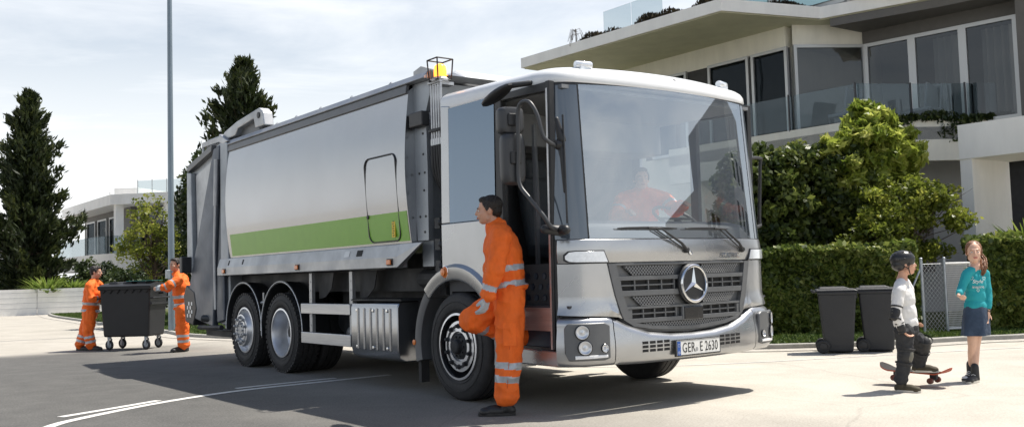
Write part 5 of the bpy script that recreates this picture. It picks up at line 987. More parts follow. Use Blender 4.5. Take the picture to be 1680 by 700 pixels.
# ---- tailgate / hopper
tg = MB(); TG = [(7.14, 1.22), (7.14, 3.06), (7.45, 3.16), (7.75, 3.10), (8.80, 2.90), (8.88, 2.80), (8.90, 1.35), (8.55, .95), (8.15, .62), (7.6, .52), (7.38, .60), (7.38, 1.22)]
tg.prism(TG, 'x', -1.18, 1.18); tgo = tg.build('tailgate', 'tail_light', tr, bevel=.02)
for s_ in (-1, 1):
    m = MB(); m.prism([(7.14, 1.22), (7.14, 3.04), (7.22, 3.06), (7.40, 3.05), (7.42, 1.22)], 'x', s_*1.285, s_*1.181); m.build('corner_post', 'tail_light', tgo, bevel=.012)
    m = MB(); m.prism([(7.10, 3.06), (7.30, 3.14), (7.44, 3.20), (7.44, 3.08), (7.3, 3.04)], 'x', s_*1.285, s_*1.15); m.build('post_cap', 'rail_grey', tgo, bevel=.01)
    # deep slanting struts
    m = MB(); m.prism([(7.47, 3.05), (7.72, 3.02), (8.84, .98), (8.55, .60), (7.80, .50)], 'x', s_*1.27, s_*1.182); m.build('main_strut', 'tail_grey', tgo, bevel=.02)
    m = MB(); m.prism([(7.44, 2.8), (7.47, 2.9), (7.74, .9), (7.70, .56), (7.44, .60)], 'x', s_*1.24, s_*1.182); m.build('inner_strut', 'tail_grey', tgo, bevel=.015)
    m = MB(); m.prism([(7.8, 3.10), (8.86, 2.90), (8.87, 2.80), (7.83, 3.0)], 'x', s_*1.26, s_*1.182); m.build('top_edge', 'grille', tgo, bevel=.01)
    m = MB(); m.prism([(8.0, 2.88), (8.66, 2.74), (8.62, 1.75), (8.52, 1.7)], 'x', s_*1.20, s_*1.182); m.build('side_window_panel', 'rail_grey', tgo, bevel=.01)
    m = MB(); m.tube([(s_*1.30, 7.5, 2.85), (s_*1.30, 7.62, 1.6), (s_*1.30, 7.6, .75)], .022, 8); m.tube([(s_*1.30, 7.5, 2.85), (s_*1.30, 7.55, 2.2)], .035, 10); m.build('lift_cylinder', 'rail_grey', tgo, smooth=True)
    m = MB(); m.prism([(8.72, 2.78), (8.90, 2.80), (8.91, 1.35), (8.66, 1.2)], 'x', s_*1.255, s_*1.182); m.build('rear_edge', 'tail_light', tgo, bevel=.01)
    m = MB(); 
    for i, (y, z) in enumerate(((8.2, 1.95), (8.22, 1.8), (8.2, 1.65), (8.25, 2.05))): m.cap((s_*1.21, y, z), (s_*1.235, y+.03, z-.06), .03, .022); 
    m.tube([(s_*1.22, 8.2, 2.3), (s_*1.25, 8.15, 2.0), (s_*1.22, 8.3, 1.5)], .014, 6); m.build('control_valve', 'dark_metal', tgo)
    # control box and rubber bin guard at the back
    m = MB(); m.box(s_*1.24, s_*1.40, 8.72, 8.84, 1.28, 1.52); m.build('control_box', 'black', tgo, bevel=.015)
    m = MB(); m.prism([(8.55, 1.0), (8.9, 1.1), (9.02, .95), (8.95, .55), (8.6, .50), (8.45, .75)], 'x', s_*1.28, s_*1.05); bg_ = m.build('bin_guard', 'black', tgo, bevel=.02)
    m = MB()
    for i in range(4):
        for j in range(4):
            if (i+j) % 2: m.box(s_*1.281, s_*1.284, 8.62+i*.06, 8.67+i*.06, .62+j*.06, .67+j*.06)
    m.build('reflector_pattern', 'white_paint', bg_)
m = MB(); m.tube([(-1.2, 7.9, .60), (-1.3, 8.1, .62)], .05, 10); m.tube([(-1.25, 7.5, .5), (-1.25, 8.4, .48)], .035, 8); m.box(-1.15, 1.15, 7.4, 8.4, .36, .44); m.build('rear_step', 'dark_metal', tgo)
# lifting arm on top
m = MB(); m.prism([(5.95, 3.12), (6.0, 3.30), (6.12, 3.37), (6.9, 3.30), (7.35, 3.22), (7.45, 3.16), (7.35, 3.10), (6.95, 3.12), (6.85, 3.20), (6.3, 3.25), (6.25, 3.12)], 'x', -1.24, -1.10); m.build('lifting_arm', 'rail_grey', tgo, bevel=.015)
m = MB(); m.prism([(6.3, 3.05), (6.28, 3.25), (6.88, 3.2), (6.96, 3.05)], 'x', -1.16, -1.12); m.build('arm_recess', 'grille', tgo)
m = MB(); m.lathe([(.04, -.01), (.04, .01), (0, .012)], (-1.242, 6.12, 3.27), (-1, 0, 0), 14); m.build('arm_pin', 'black', tgo)
m = MB(); m.box(-1.0, 1.0, 8.0, 8.75, 2.95, 3.30); m.build('top_hood', 'tail_light', tgo, bevel=.02)
for x in (-1.05, 1.05): m = MB(); m.box(x-.02, x+.02, 8.0, 8.75, 3.18, 3.25); m.tube([(x, 8.75, 2.9), (x, 8.75, 3.25)], .02, 6); m.build('hood_rail', 'rail_grey', tgo)
JT = {'front': {'head': [-1.517, 0.705, 1.646], 'neck': [-1.46, 0.664, 1.5], 'chest': [-1.429, 0.641, 1.295], 'pelvis': [-1.4, 0.62, 0.982], 'shn': [-1.545, 0.503, 1.408], 'eln': [-1.621, 0.484, 1.166], 'wrn': [-1.659, 0.549, 0.942], 'htn': [-1.718, 0.592, 0.743], 'shf': [-1.31, 0.752, 1.419], 'elf': [-1.412, 0.814, 1.174], 'wrf': [-1.496, 0.751, 0.95], 'htf': [-1.555, 0.77, 0.779], 'hipn': [-1.441, 0.551, 0.939], 'knn': [-1.445, 0.566, 0.51], 'ann': [-1.474, 0.587, 0.123], 'ton': [-1.613, 0.688, 0.066], 'hipf': [-1.355, 0.698, 0.935], 'knf': [-1.584, 0.877, 0.759], 'anf': [-1.096, 0.745, 0.594], 'tof': [-1.167, 0.796, 0.423], 'base': [-1.469, 0.707, 0.0]},
'left': {'head': [-1.707, 12.416, 1.374], 'neck': [-1.732, 12.443, 1.201], 'chest': [-1.77, 12.452, 0.998], 'pelvis': [-1.8, 12.459, 0.665], 'shn': [-1.85, 12.286, 1.128], 'eln': [-1.845, 12.223, 0.904], 'wrn': [-1.693, 12.269, 0.898], 'htn': [-1.601, 12.268, 0.927], 'shf': [-1.621, 12.56, 1.123], 'elf': [-1.558, 12.607, 0.925], 'wrf': [-1.533, 12.54, 0.967], 'htf': [-1.474, 12.526, 0.998], 'hipn': [-1.83, 12.373, 0.635], 'knn': [-1.856, 12.349, 0.339], 'ann': [-1.809, 12.338, 0.081], 'ton': [-1.733, 12.237, 0.016], 'hipf': [-1.781, 12.537, 0.631], 'knf': [-1.875, 12.528, 0.334], 'anf': [-1.952, 12.546, 0.092], 'tof': [-1.882, 12.458, 0.027], 'base': [-1.801, 12.459, 0.0]},
'right': {'head': [-0.93, 10.508, 1.441], 'neck': [-0.886, 10.525, 1.278], 'chest': [-0.832, 10.508, 1.073], 'pelvis': [-0.807, 10.5, 0.706], 'shn': [-0.92, 10.358, 1.186], 'eln': [-1.068, 10.332, 1.109], 'wrn': [-1.17, 10.386, 1.063], 'htn': [-1.25, 10.412, 1.056], 'shf': [-0.742, 10.626, 1.194], 'elf': [-0.869, 10.709, 1.076], 'wrf': [-1.007, 10.69, 1.039], 'htf': [-1.08, 10.714, 1.052], 'hipn': [-0.844, 10.417, 0.679], 'knn': [-0.841, 10.405, 0.367], 'ann': [-0.833, 10.403, 0.095], 'ton': [-0.97, 10.384, 0.045], 'hipf': [-0.773, 10.573, 0.674], 'knf': [-0.815, 10.544, 0.361], 'anf': [-0.765, 10.549, 0.094], 'tof': [-0.869, 10.541, 0.051], 'base': [-0.839, 10.51, 0.0]},
'boy': {'head': [1.813, -0.959, 1.108], 'neck': [1.797, -0.932, 0.974], 'chest': [1.797, -0.933, 0.802], 'pelvis': [1.804, -0.943, 0.561], 'shn': [1.678, -0.968, 0.881], 'eln': [1.609, -0.969, 0.688], 'wrn': [1.639, -1.0, 0.54], 'htn': [1.685, -1.037, 0.486], 'shf': [1.912, -0.91, 0.884], 'elf': [1.984, -0.875, 0.696], 'wrf': [1.954, -0.922, 0.606], 'htf': [1.937, -0.971, 0.575], 'hipn': [1.723, -0.965, 0.513], 'knn': [1.715, -0.97, 0.312], 'ann': [1.691, -0.931, 0.095], 'ton': [1.707, -1.015, 0.047], 'hipf': [1.873, -0.922, 0.502], 'knf': [1.972, -0.991, 0.385], 'anf': [2.054, -0.893, 0.207], 'tof': [2.085, -0.983, 0.172], 'base': [1.771, -0.889, 0.0]},
'girl': {'head': [2.788, -1.082, 1.202], 'neck': [2.792, -1.089, 1.059], 'chest': [2.785, -1.077, 0.9], 'pelvis': [2.782, -1.07, 0.662], 'shn': [2.677, -1.064, 1.0], 'eln': [2.606, -1.035, 0.861], 'wrn': [2.506, -1.061, 0.808], 'htn': [2.46, -1.102, 0.788], 'shf': [2.886, -1.118, 0.994], 'elf': [2.886, -1.141, 0.8], 'wrf': [2.829, -1.159, 0.638], 'htf': [2.788, -1.146, 0.544], 'hipn': [2.724, -1.067, 0.597], 'knn': [2.724, -1.046, 0.342], 'ann': [2.766, -0.997, 0.094], 'ton': [2.669, -1.005, 0.052], 'hipf': [2.837, -1.067, 0.591], 'knf': [2.774, -1.055, 0.339], 'anf': [2.711, -1.065, 0.075], 'tof': [2.603, -1.072, 0.029], 'base': [2.751, -1.011, 0.0]},
'driver': {'head': [0.675, 1.135, 2.023], 'neck': [0.689, 1.149, 1.879], 'chest': [0.706, 1.175, 1.717], 'pelvis': [0.745, 1.206, 1.383], 'shn': [0.887, 1.036, 1.807], 'eln': [0.815, 0.825, 1.694], 'wrn': [0.733, 0.652, 1.721], 'htn': [0.714, 0.586, 1.745], 'shf': [0.542, 1.269, 1.812], 'elf': [0.399, 1.213, 1.654], 'wrf': [0.35, 1.008, 1.658], 'htf': [0.336, 0.909, 1.686]}}
# ================================================================ people
from mathutils import noise as mn
def remesh(mb, name, mats, parent, vox=.009, smooth=3, amp=0, freq=10, classify=None, decim=None, stretch=(1, 1, 1)):
    me = bpy.data.meshes.new('tmp'); me.from_pydata(mb.v, [], mb.f); ob = bpy.data.objects.new('tmp', me); C.objects.link(ob)
    m = ob.modifiers.new('r', 'REMESH'); m.mode = 'VOXEL'; m.voxel_size = vox
    if smooth: s = ob.modifiers.new('s', 'SMOOTH'); s.factor = .5; s.iterations = smooth
    bpy.context.view_layer.update(); e = bpy.data.meshes.new_from_object(ob.evaluated_get(bpy.context.evaluated_depsgraph_get())); bpy.data.objects.remove(ob); bpy.data.meshes.remove(me)
    n = len(e.vertices); co = np.zeros(n*3); e.vertices.foreach_get('co', co); co = co.reshape(-1, 3)
    if amp:
        no = np.zeros(n*3); e.vertices.foreach_get('normal', no); no = no.reshape(-1, 3)
        d = np.array([mn.noise(Vector((p[0]*freq*stretch[0], p[1]*freq*stretch[1], p[2]*freq*stretch[2])))+.5*mn.noise(Vector((p[0]*freq*2.3, p[1]*freq*2.3, p[2]*freq*1.6+7))) for p in co]); d = 1-2*np.abs(d); co = co+no*(d*amp)[:, None]
    R0 = ROOTLOC.get(parent.name, np.zeros(3)); k = len(e.polygons)
    if classify is not None:
        c = np.zeros(k*3); e.vertices.foreach_set('co', co.ravel()); e.update(); e.polygons.foreach_get('center', c); e.polygons.foreach_set('material_index', classify(c.reshape(-1, 3)).astype(np.int32))
    e.vertices.foreach_set('co', (co-R0).ravel())
    mi = None
    if classify is not None: mi = np.zeros(k, np.int32); e.polygons.foreach_get('material_index', mi)
    e.materials.clear()
    for x in (mats if isinstance(mats, (list, tuple)) else [mats]): e.materials.append(M[x])
    if mi is not None: e.polygons.foreach_set('material_index', mi)
    e.polygons.foreach_set('use_smooth', [True]*k); e.name = name; e.update(); o = bpy.data.objects.new(name, e); C.objects.link(o); o.parent = parent; ROOTLOC[o.name] = R0
    return o
def vv(a): return np.array(a, float)
def lerp(a, b, t): return vv(a)*(1-t)+vv(b)*t
def hand(mb, wr, tip, side_n, k=1., curl=.5, inf=0., thumb=1):
    d = nrm(vv(tip)-vv(wr)); n = nrm(vv(side_n)-d*np.dot(side_n, d)); w = np.cross(d, n)*thumb; wr = vv(wr)
    for i, (off, L) in enumerate(((-.030, .068), (-.010, .078), (.010, .072), (.029, .056))):
        a = wr+w*off*.7*k; b = wr+d*.085*k+w*off*k; mb.cap(a, b, (.013+inf)*k, (.0115+inf)*k, 8)
        c = b+nrm(d+n*curl*.8)*L*.5*k; e = c+nrm(d*(1-curl*.6)+n*curl*1.6)*L*.5*k; mb.cap(b, c, (.0098+inf)*k, (.009+inf)*k, 8); mb.cap(c, e, (.009+inf)*k, (.0075+inf)*k, 8)
    a = wr+d*.018*k-w*.022*k; b = a+nrm(d*.75-w*.75+n*.25)*.045*k; c = b+nrm(d+n*.6-w*.1)*.035*k; mb.cap(a, b, (.014+inf)*k, (.0115+inf)*k, 8); mb.cap(b, c, (.011+inf)*k, (.009+inf)*k, 8)
def head_frame(fwd, up):
    f = nrm(fwd); x = nrm(np.cross(f, up)); u = np.cross(x, f); return x, f, u     # x = the person's right
def make_person(key, label, loc, J, headf, k=1., hk=1., group=None, skin='skin', torso=1., legs=True, sole_up=None, headup=(0, 0, 1), hn=None, hf=None, curl=(.5, .5), thumb=(1, 1)):
    J = {a: vv(b) for a, b in J.items()}; t = thing('person', label, 'person', loc, group); X, F, U = head_frame(headf, headup); H = J['head']; A = (X, F, U); P = dict(J=J, X=X, F=F, U=U, H=H, k=k, hk=hk, t=t)
    def hp(x, y, z): return H+(X*x+F*y+U*z)*hk
    def hr(*r): return tuple(q*hk for q in r)
    lat = nrm(J['shn']-J['shf']); spine = nrm(J['neck']-J['pelvis']); fw = nrm(np.cross(lat, spine))
    if np.dot(fw, F) < -.3: fw = -fw
    T = (lat, fw, nrm(np.cross(lat, fw))); P['T'] = T; P['lat'] = lat; P['fw'] = fw
    b = MB(); b.ell(hp(0, -.018, .03), hr(.074, .095, .088), A, 20, 14); b.ell(hp(0, .022, -.03), hr(.060, .070, .082), A, 18, 12); b.ell(hp(0, .045, -.082), hr(.036, .040, .030), A); b.cap(hp(-.04, .0, -.065), hp(.04, .0, -.065), .026*hk, .026*hk)
    b.cap(hp(0, .088, .010), hp(0, .102, -.024), .008*hk, .0135*hk); b.cap(hp(-.03, .076, .022), hp(.03, .076, .022), .011*hk, .011*hk); b.cap(hp(-.012, .088, -.055), hp(.012, .088, -.055), .009*hk, .009*hk)
    for s in (-1, 1): b.ell(hp(s*.076, -.012, -.008), hr(.010, .019, .031), A, 10, 8); b.ell(hp(s*.036, .058, -.028), hr(.022, .02, .02), A, 10, 8)
    nk = J['neck']; b.cap(hp(0, -.025, -.07), nk+T[2]*0-fw*.0, .053*k, .062*k); 
    ch, pe = J['chest'], J['pelvis']; b.ell(ch, (.16*k*torso, .105*k, .19*k), T, 18, 12); b.ell(lerp(ch, pe, .55), (.14*k*torso, .1*k, .15*k), T, 16, 10); b.ell(pe, (.155*k*torso, .11*k, .12*k), T, 16, 10); b.cap(nk, ch, .07*k, .09*k)
    for s in 'nf':
        b.cap(lerp(nk, J['sh'+s], .3), J['sh'+s], .06*k, .058*k); b.cap(J['sh'+s], J['el'+s], .050*k, .040*k); b.cap(J['el'+s], J['wr'+s], .039*k, .026*k)
        n_ = (hn if s == 'n' else hf); n_ = fw if n_ is None else vv(n_); i = 0 if s == 'n' else 1; hand(b, J['wr'+s], J['ht'+s], n_, k if hk > .95 else k*1.0, curl[i], 0, thumb[i])
        if legs:
            b.cap(lerp(pe, J['hip'+s], .8), J['hip'+s], .1*k, .09*k); b.cap(J['hip'+s], J['kn'+s], .084*k, .056*k); b.cap(J['kn'+s], J['an'+s], .054*k, .034*k); c_ = lerp(J['kn'+s], J['an'+s], .3); back = -nrm(np.cross(np.cross(J['an'+s]-J['kn'+s], F), J['an'+s]-J['kn'+s])); b.ell(c_+back*.02*k, (.05*k, .05*k, .10*k), (T[0], T[1], nrm(J['kn'+s]-J['an'+s])), 10, 8)
            b.cap(J['an'+s]-np.array((0, 0, .062*k)), lerp(J['an'+s], J['to'+s], .6)-np.array((0, 0, .03*k)), .022*k, .016*k)
        else: b.cap(pe, J['kn'+s], .095*k, .06*k); b.cap(J['kn'+s], J['an'+s], .055*k, .04*k)
    P['body'] = remesh(b, 'body', skin, t, .0068 if hk > .95 else .006, 2)
    # face details
    e = MB()
    for s in (-1, 1): e.ell(hp(s*.031, .080, .0), hr(.0125, .008, .0075), A, 10, 8)
    eo = e.build('eyes', 'eye_white', t, smooth=True); e = MB()
    for s in (-1, 1): e.ell(hp(s*.031, .0865, .0), hr(.0055, .0035, .0055), A, 8, 6)
    e.build('iris', 'eye', eo, smooth=True)
    e = MB(); e.cap(hp(-.018, .0955, -.056), hp(.018, .0955, -.056), .0045*hk, .0045*hk); e.cap(hp(-.014, .0955, -.063), hp(.014, .0955, -.063), .005*hk, .005*hk); e.build('lips', 'lips', t, smooth=True)
    P['hp'] = hp; P['hr'] = hr; P['A'] = A; return P
def brows(P, m='hair_dark'):
    hp, hk = P['hp'], P['hk']; e = MB()
    for s in (-1, 1): e.tube([hp(s*.016, .090, .019), hp(s*.033, .088, .024), hp(s*.048, .078, .019)], [.003*hk, .0035*hk, .002*hk], 6)
    e.build('eyebrows', m, P['t'], smooth=True)
def short_hair(P, m='hair_dark', full=1.):
    hp, hr, A = P['hp'], P['hr'], P['A']; b = MB(); b.ell(hp(0, -.030, .046), hr(.079*full, .094, .076*full), A, 20, 14); b.ell(hp(0, -.062, .0), hr(.070, .052, .072), A, 16, 10); b.ell(hp(0, .03, .09), hr(.058, .04, .026), A, 14, 8)
    for s in (-1, 1): b.ell(hp(s*.071, -.0, .022), hr(.012, .022, .035), A, 10, 8)
    remesh(b, 'hair', m, P['t'], .005, 1, .005, 70)
def seg_class(segs, bands):
    names = list(segs)
    def f(c):
        D = []; Tt = []
        for n_ in names:
            a, b_, r_ = segs[n_]; a, b_ = vv(a), vv(b_); ab = b_-a; t = np.clip(((c-a)@ab)/(ab@ab), 0, 1); D.append(np.linalg.norm(c-(a+t[:, None]*ab), axis=1)/r_); Tt.append(((c-a)@ab)/(ab@ab))
        D = np.array(D); Tt = np.array(Tt); i = D.argmin(0); t = Tt[i, np.arange(len(c))]; m = np.zeros(len(c))
        for j, n_ in enumerate(names):
            for a, b_ in bands.get(n_, []): m[(i == j) & (t > a) & (t < b_)] = 1
        return m
    return f
def workwear(P, bands, boots=True, vox=.0085, fk=1., trouser=True):
    J, k, t, T = P['J'], P['k'], P['t'], P['T']; nk, ch, pe = J['neck'], J['chest'], J['pelvis']; fw = P['fw']
    b = MB(); b.ell(ch, (.192*k, .15*k, .215*k), T, 20, 14); b.ell(lerp(ch, pe, .42), (.185*k, .152*k, .19*k), T, 20, 12); b.ell(lerp(ch, pe, .78), (.172*k, .148*k, .11*k), T, 20, 12); b.ell(lerp(ch, pe, .93), (.188*k, .168*k, .038*k), T, 24, 8); b.cap(nk-T[2]*0, ch, .085*k, .12*k)
    up = nrm(nk-ch)
    b.lathe([(.072*k, -.02), (.092*k, -.03), (.083*k, .045*k), (.066*k, .05*k)], nk, up, 24, close=True)
    for s in 'nf':
        wr = lerp(J['el'+s], J['wr'+s], .92); b.cap(lerp(nk, J['sh'+s], .35), J['sh'+s], .078*k, .082*k); b.cap(J['sh'+s], J['el'+s], .080*k, .068*k); b.cap(J['el'+s], wr, .068*k, .052*k); b.ell(J['el'+s], (.076*k,)*3); b.ell(wr, (.060*k, .060*k, .03*k), basis(J['wr'+s]-J['el'+s]))
    segs = dict(torso=(pe, ch, .17), chest=(ch, nk, .15), uan=(J['shn'], J['eln'], .08), uaf=(J['shf'], J['elf'], .08), fan=(J['eln'], J['wrn'], .065), faf=(J['elf'], J['wrf'], .065))
    remesh(b, 'jacket', ['orange', 'reflective'], t, vox, 2, .012*fk, 7, seg_class(segs, bands), stretch=(1, 1, 1.3))
    if not trouser: return
    b = MB(); b.ell(pe-np.array((0, 0, .02)), (.17*k, .135*k, .13*k), T, 18, 12)
    for s in 'nf':
        an = lerp(J['kn'+s], J['an'+s], .93); b.cap(lerp(pe, J['hip'+s], .75), J['hip'+s], .12*k, .118*k); b.cap(J['hip'+s], J['kn'+s], .124*k, .104*k); b.cap(J['kn'+s], an, .102*k, .090*k); b.ell(J['kn'+s], (.104*k,)*3); b.ell(an, (.094*k, .10*k, .05*k))
    toc = nrm(np.array((CX, CY, 1.2))-pe); toc[2] = 0; sm = MB()
    for s in 'n':
        hpv, knv, anv = J['hip'+s], J['kn'+s], J['an'+s]; sm.tube([hpv+toc*.121*k, lerp(hpv, knv, .5)+toc*.113*k, knv+toc*.103*k, lerp(knv, anv, .5)+toc*.096*k, lerp(knv, anv, .9)+toc*.09*k], .0028, 5)
        c_ = lerp(hpv, knv, .62)+toc*.108*k; lx = np.cross(toc, (0, 0, 1.)); sm.obox(c_+np.array((0, 0, .05)), lx*.055*k, toc*.008, np.array((0, 0, .018*k)), 1); sm.obox(c_-np.array((0, 0, .04)), lx*.052*k, toc*.005, np.array((0, 0, .075*k)), 1)
    P['seam'] = sm
    segs = dict(hn=(J['hipn'], J['knn'], .1), hf=(J['hipf'], J['knf'], .1), sn=(J['knn'], J['ann'], .08), sf=(J['knf'], J['anf'], .08), pe=(pe, pe+np.array((0, 0, .1)), .14))
    tr_ = remesh(b, 'trousers', ['orange', 'reflective'], t, vox, 2, .013*fk, 6.5, seg_class(segs, bands), stretch=(1, 1, 1.5)); sm.build('thigh_pocket', ['seam', 'orange'], tr_, bevel=.004)
def shoe(P, s, up=(0, 0, 1), m='boot', sole='boot', k=1., L=.29, name='boot', high=0, gz=.005):
    J = P['J']; an, to = J['an'+s].copy(), J['to'+s]; u = nrm(up); top_ = an+np.array((0, 0, .05))
    if gz is not None: an[2] = gz+.075*k
    d = to-an; d = nrm(d-u*np.dot(d, u)); w = np.cross(u, d); 
    base = an-u*.075*k; heel = base-d*.065*k; toe = heel+d*L*k; A = (w, d, u)
    b = MB(); b.ell(lerp(heel, toe, .22)+u*.035*k, (.042*k, .075*k, .055*k), A, 12, 8); b.ell(lerp(heel, toe, .55)+u*.030*k, (.048*k, .10*k, .052*k), A, 12, 8); b.ell(lerp(heel, toe, .80)+u*.026*k, (.048*k, .06*k, .040*k), A, 12, 8); b.cap(an-u*.03*k, top_+u*high*k, .048*k, .046*k)
    P['shoe'+s] = remesh(b, name, m, P['t'], .006, 2)
    q = MB(); pts = []
    for i in range(24):
        a = 2*PI*i/24; c_, s_ = math.cos(a), math.sin(a); y = .5-.5*c_; wd = .047*(.82+.22*math.sin(PI*min(1, y*.9)))*abs(s_)**.6*np.sign(s_); pts.append(heel-d*.006*k+d*(L+.012)*k*y+w*wd*k)
    n = len(pts); z0, z1 = -.004*k, .018*k; q.add([p+u*z0 for p in pts]+[p+u*z1 for p in pts], [tuple(range(n-1, -1, -1)), tuple(range(n, 2*n))]+[(i, (i+1) % n, n+(i+1) % n, n+i) for i in range(n)]); q.build('sole', sole, P['shoe'+s])
def gloves(P, sides, m='glove', hn=None, curl=.5, thumb=(1, 1)):
    J, k = P['J'], P['k']
    for i, s in enumerate(sides):
        b = MB(); n_ = P['fw'] if hn is None else vv(hn[i]); hand(b, J['wr'+s], J['ht'+s], n_, k, curl if not hasattr(curl, '__len__') else curl[i], .0035, thumb[i]); b.cap(lerp(J['el'+s], J['wr'+s], .88), J['wr'+s], .036*k, .034*k)
        g = remesh(b, 'glove', m, P['t'], .005, 1); d = nrm(J['ht'+s]-J['wr'+s]); c = MB(); c.lathe([(.0375*k, -.012), (.040*k, -.01), (.040*k, .016), (.036*k, .018)], J['wr'+s]+d*.0, d, 20, close=True); c.build('cuff_strap', 'glove_dark', g, smooth=True)

# worker by the cab door: his feet grounded
J = JT['front']; 
P = make_person('front', 'worker in orange hi-vis suit at the open cab door, one foot raised on the step', (-1.45, .65, 0), J, (-.80, .62, -.05), 1.0, .98, hn=(-.3, .95, 0), hf=(-.3, .95, 0), curl=(.55, .5), thumb=(1, -1))
short_hair(P, full=1.05); brows(P)
workwear(P, dict(torso=[(.12, .27), (.52, .67)], fan=[(-.02, .15), (.55, .74)], faf=[(-.02, .15), (.55, .74)], sn=[(.22, .36), (.50, .64)], sf=[(.10, .24), (.38, .52)]))
gloves(P, 'nf', hn=[(-.3, .95, 0)]*2, thumb=(1, -1), curl=.55)
shoe(P, 'n', L=.29); shoe(P, 'f', up=nrm((-.72, .5, .62)), L=.27, gz=None)
P = make_person('left', 'worker in orange hi-vis suit leaning in to push the wheeled container from its left end', (-1.83, 12.44, 0), JT['left'], (.86, -.42, -.12), .90, .92, 'workers moving the wheeled container', curl=(.4, .4))
short_hair(P); brows(P); workwear(P, dict(torso=[(.02, .16), (.38, .52)], fan=[(.05, .24), (.55, .74)], faf=[(.05, .24), (.55, .74)], sn=[(.30, .46), (.62, .78)], sf=[(.30, .46), (.62, .78)]), vox=.010)
gloves(P, 'nf'); shoe(P, 'n'); shoe(P, 'f')
P = make_person('right', 'worker in orange hi-vis suit reaching out to the container beside the truck tailgate', (-.84, 10.5, 0), JT['right'], (-.78, -.35, -.05), .92, .94, 'workers moving the wheeled container', curl=(.3, .3))
short_hair(P); brows(P); workwear(P, dict(torso=[(.12, .26), (.48, .62)], fan=[(.10, .28), (.50, .68)], faf=[(.1, .28), (.5, .68)], uan=[(.62, .8)], sn=[(.30, .46), (.62, .78)], sf=[(.30, .46), (.62, .78)]), vox=.010)
gloves(P, 'nf'); shoe(P, 'n'); shoe(P, 'f')
# driver
J = dict(JT['driver']); J.update(knn=[.84, .68, 1.33], knf=[.56, .72, 1.33], ann=[.84, .5, 1.0], anf=[.56, .5, 1.0], pelvis=[.70, 1.26, 1.42], chest=[.69, 1.20, 1.69])
P = make_person('driver', 'driver in orange and cream work jacket at the steering wheel behind the windscreen', (.69, 1.15, .86), J, (-.55, -.83, 0), 1., .98, legs=False, skin='skin_lit', curl=(.9, .9))
short_hair(P, full=1.0); brows(P); workwear(P, dict(torso=[(.5, .64)], uan=[(.5, .66)], uaf=[(.5, .66)]), trouser=False)
b = MB(); 
for s in 'nf': b.cap(P['J']['pelvis'], P['J']['kn'+s], .11, .08); b.cap(P['J']['kn'+s], P['J']['an'+s], .08, .06)
remesh(b, 'trousers', 'orange', P['t'], .012, 2)

# boy
J = JT['boy']; P = make_person('boy', 'boy in black helmet and white shirt stepping onto a skateboard', (1.78, -.93, 0), J, (.66, -.74, .05), .70, .84, hn=(.5, -.8, .0), hf=(.3, -.9, 0), curl=(.5, .5), torso=1.0)
brows(P); t = P['t']; hp, hr, A = P['hp'], P['hr'], P['A']; Jv = P['J']; k = .70
b = MB(); b.ell(hp(0, -.045, .03), hr(.066, .07, .075), A); remesh(b, 'hair', 'hair_dark', t, .006, 1, .004, 50)
b = MB(); b.ell(hp(0, -.022, .052), hr(.100, .128, .098), A, 26, 16); b.ell(hp(0, -.065, .0), hr(.090, .078, .070), A, 18, 12); ho = remesh(b, 'helmet', 'helmet', t, .006, 2)
q = MB()
for x, y, z in ((-.045, .05, .125), (.045, .05, .125), (-.06, -.02, .128), (.06, -.02, .128), (-.05, -.09, .115), (.05, -.09, .115), (.098, -.02, .06), (.09, -.08, .05)): q.ell(hp(x, y, z), hr(.010, .016, .006), A, 8, 6)
q.build('helmet_vent', 'slot', ho, smooth=True)
q = MB()
for s in (-1, 1): q.tube([hp(s*.085, .03, .01), hp(s*.078, .015, -.045), hp(s*.04, .03, -.095), hp(0, .045, -.112)], .0045, 6); q.tube([hp(s*.085, -.05, .0), hp(s*.078, .01, -.045)], .0045, 6)
q.build('chin_strap', 'pad_black', ho, smooth=True)
q = MB(); q.ell(hp(.0, -.112, .03), hr(.02, .02, .012), A, 8, 6); q.build('helmet_mark', 'orange_lens', ho)
T = P['T']; nk, ch, pe = Jv['neck'], Jv['chest'], Jv['pelvis']
b = MB(); b.ell(ch, (.158*k, .135*k, .20*k), T, 20, 12); b.ell(lerp(ch, pe, .5), (.160*k, .14*k, .20*k), T, 20, 12); b.ell(lerp(ch, pe, .85), (.165*k, .145*k, .12*k), T, 20, 12); b.cap(nk-np.array((0, 0, .015)), ch, .068*k, .11*k)
for s in 'nf': b.cap(lerp(nk, Jv['sh'+s], .4), Jv['sh'+s], .07*k, .076*k); b.cap(Jv['sh'+s], Jv['el'+s], .074*k, .060*k); b.cap(Jv['el'+s], lerp(Jv['el'+s], Jv['wr'+s], .85), .060*k, .048*k)
remesh(b, 'shirt', 'shirt_white', t, .007, 2, .0055, 9, stretch=(1, 1, 1.4))
b = MB(); b.ell(pe-np.array((0, 0, .02)), (.165*k, .14*k, .13*k), T, 16, 10)
for s in 'nf': an = lerp(Jv['kn'+s], Jv['an'+s], .95); b.cap(lerp(pe, Jv['hip'+s], .8), Jv['hip'+s], .12*k, .125*k); b.cap(Jv['hip'+s], Jv['kn'+s], .114*k, .088*k); b.cap(Jv['kn'+s], an, .086*k, .074*k); b.ell(an, (.085*k, .085*k, .05*k))
remesh(b, 'trousers', 'pants_black', t, .007, 2, .008, 14, stretch=(1, 1, 2))
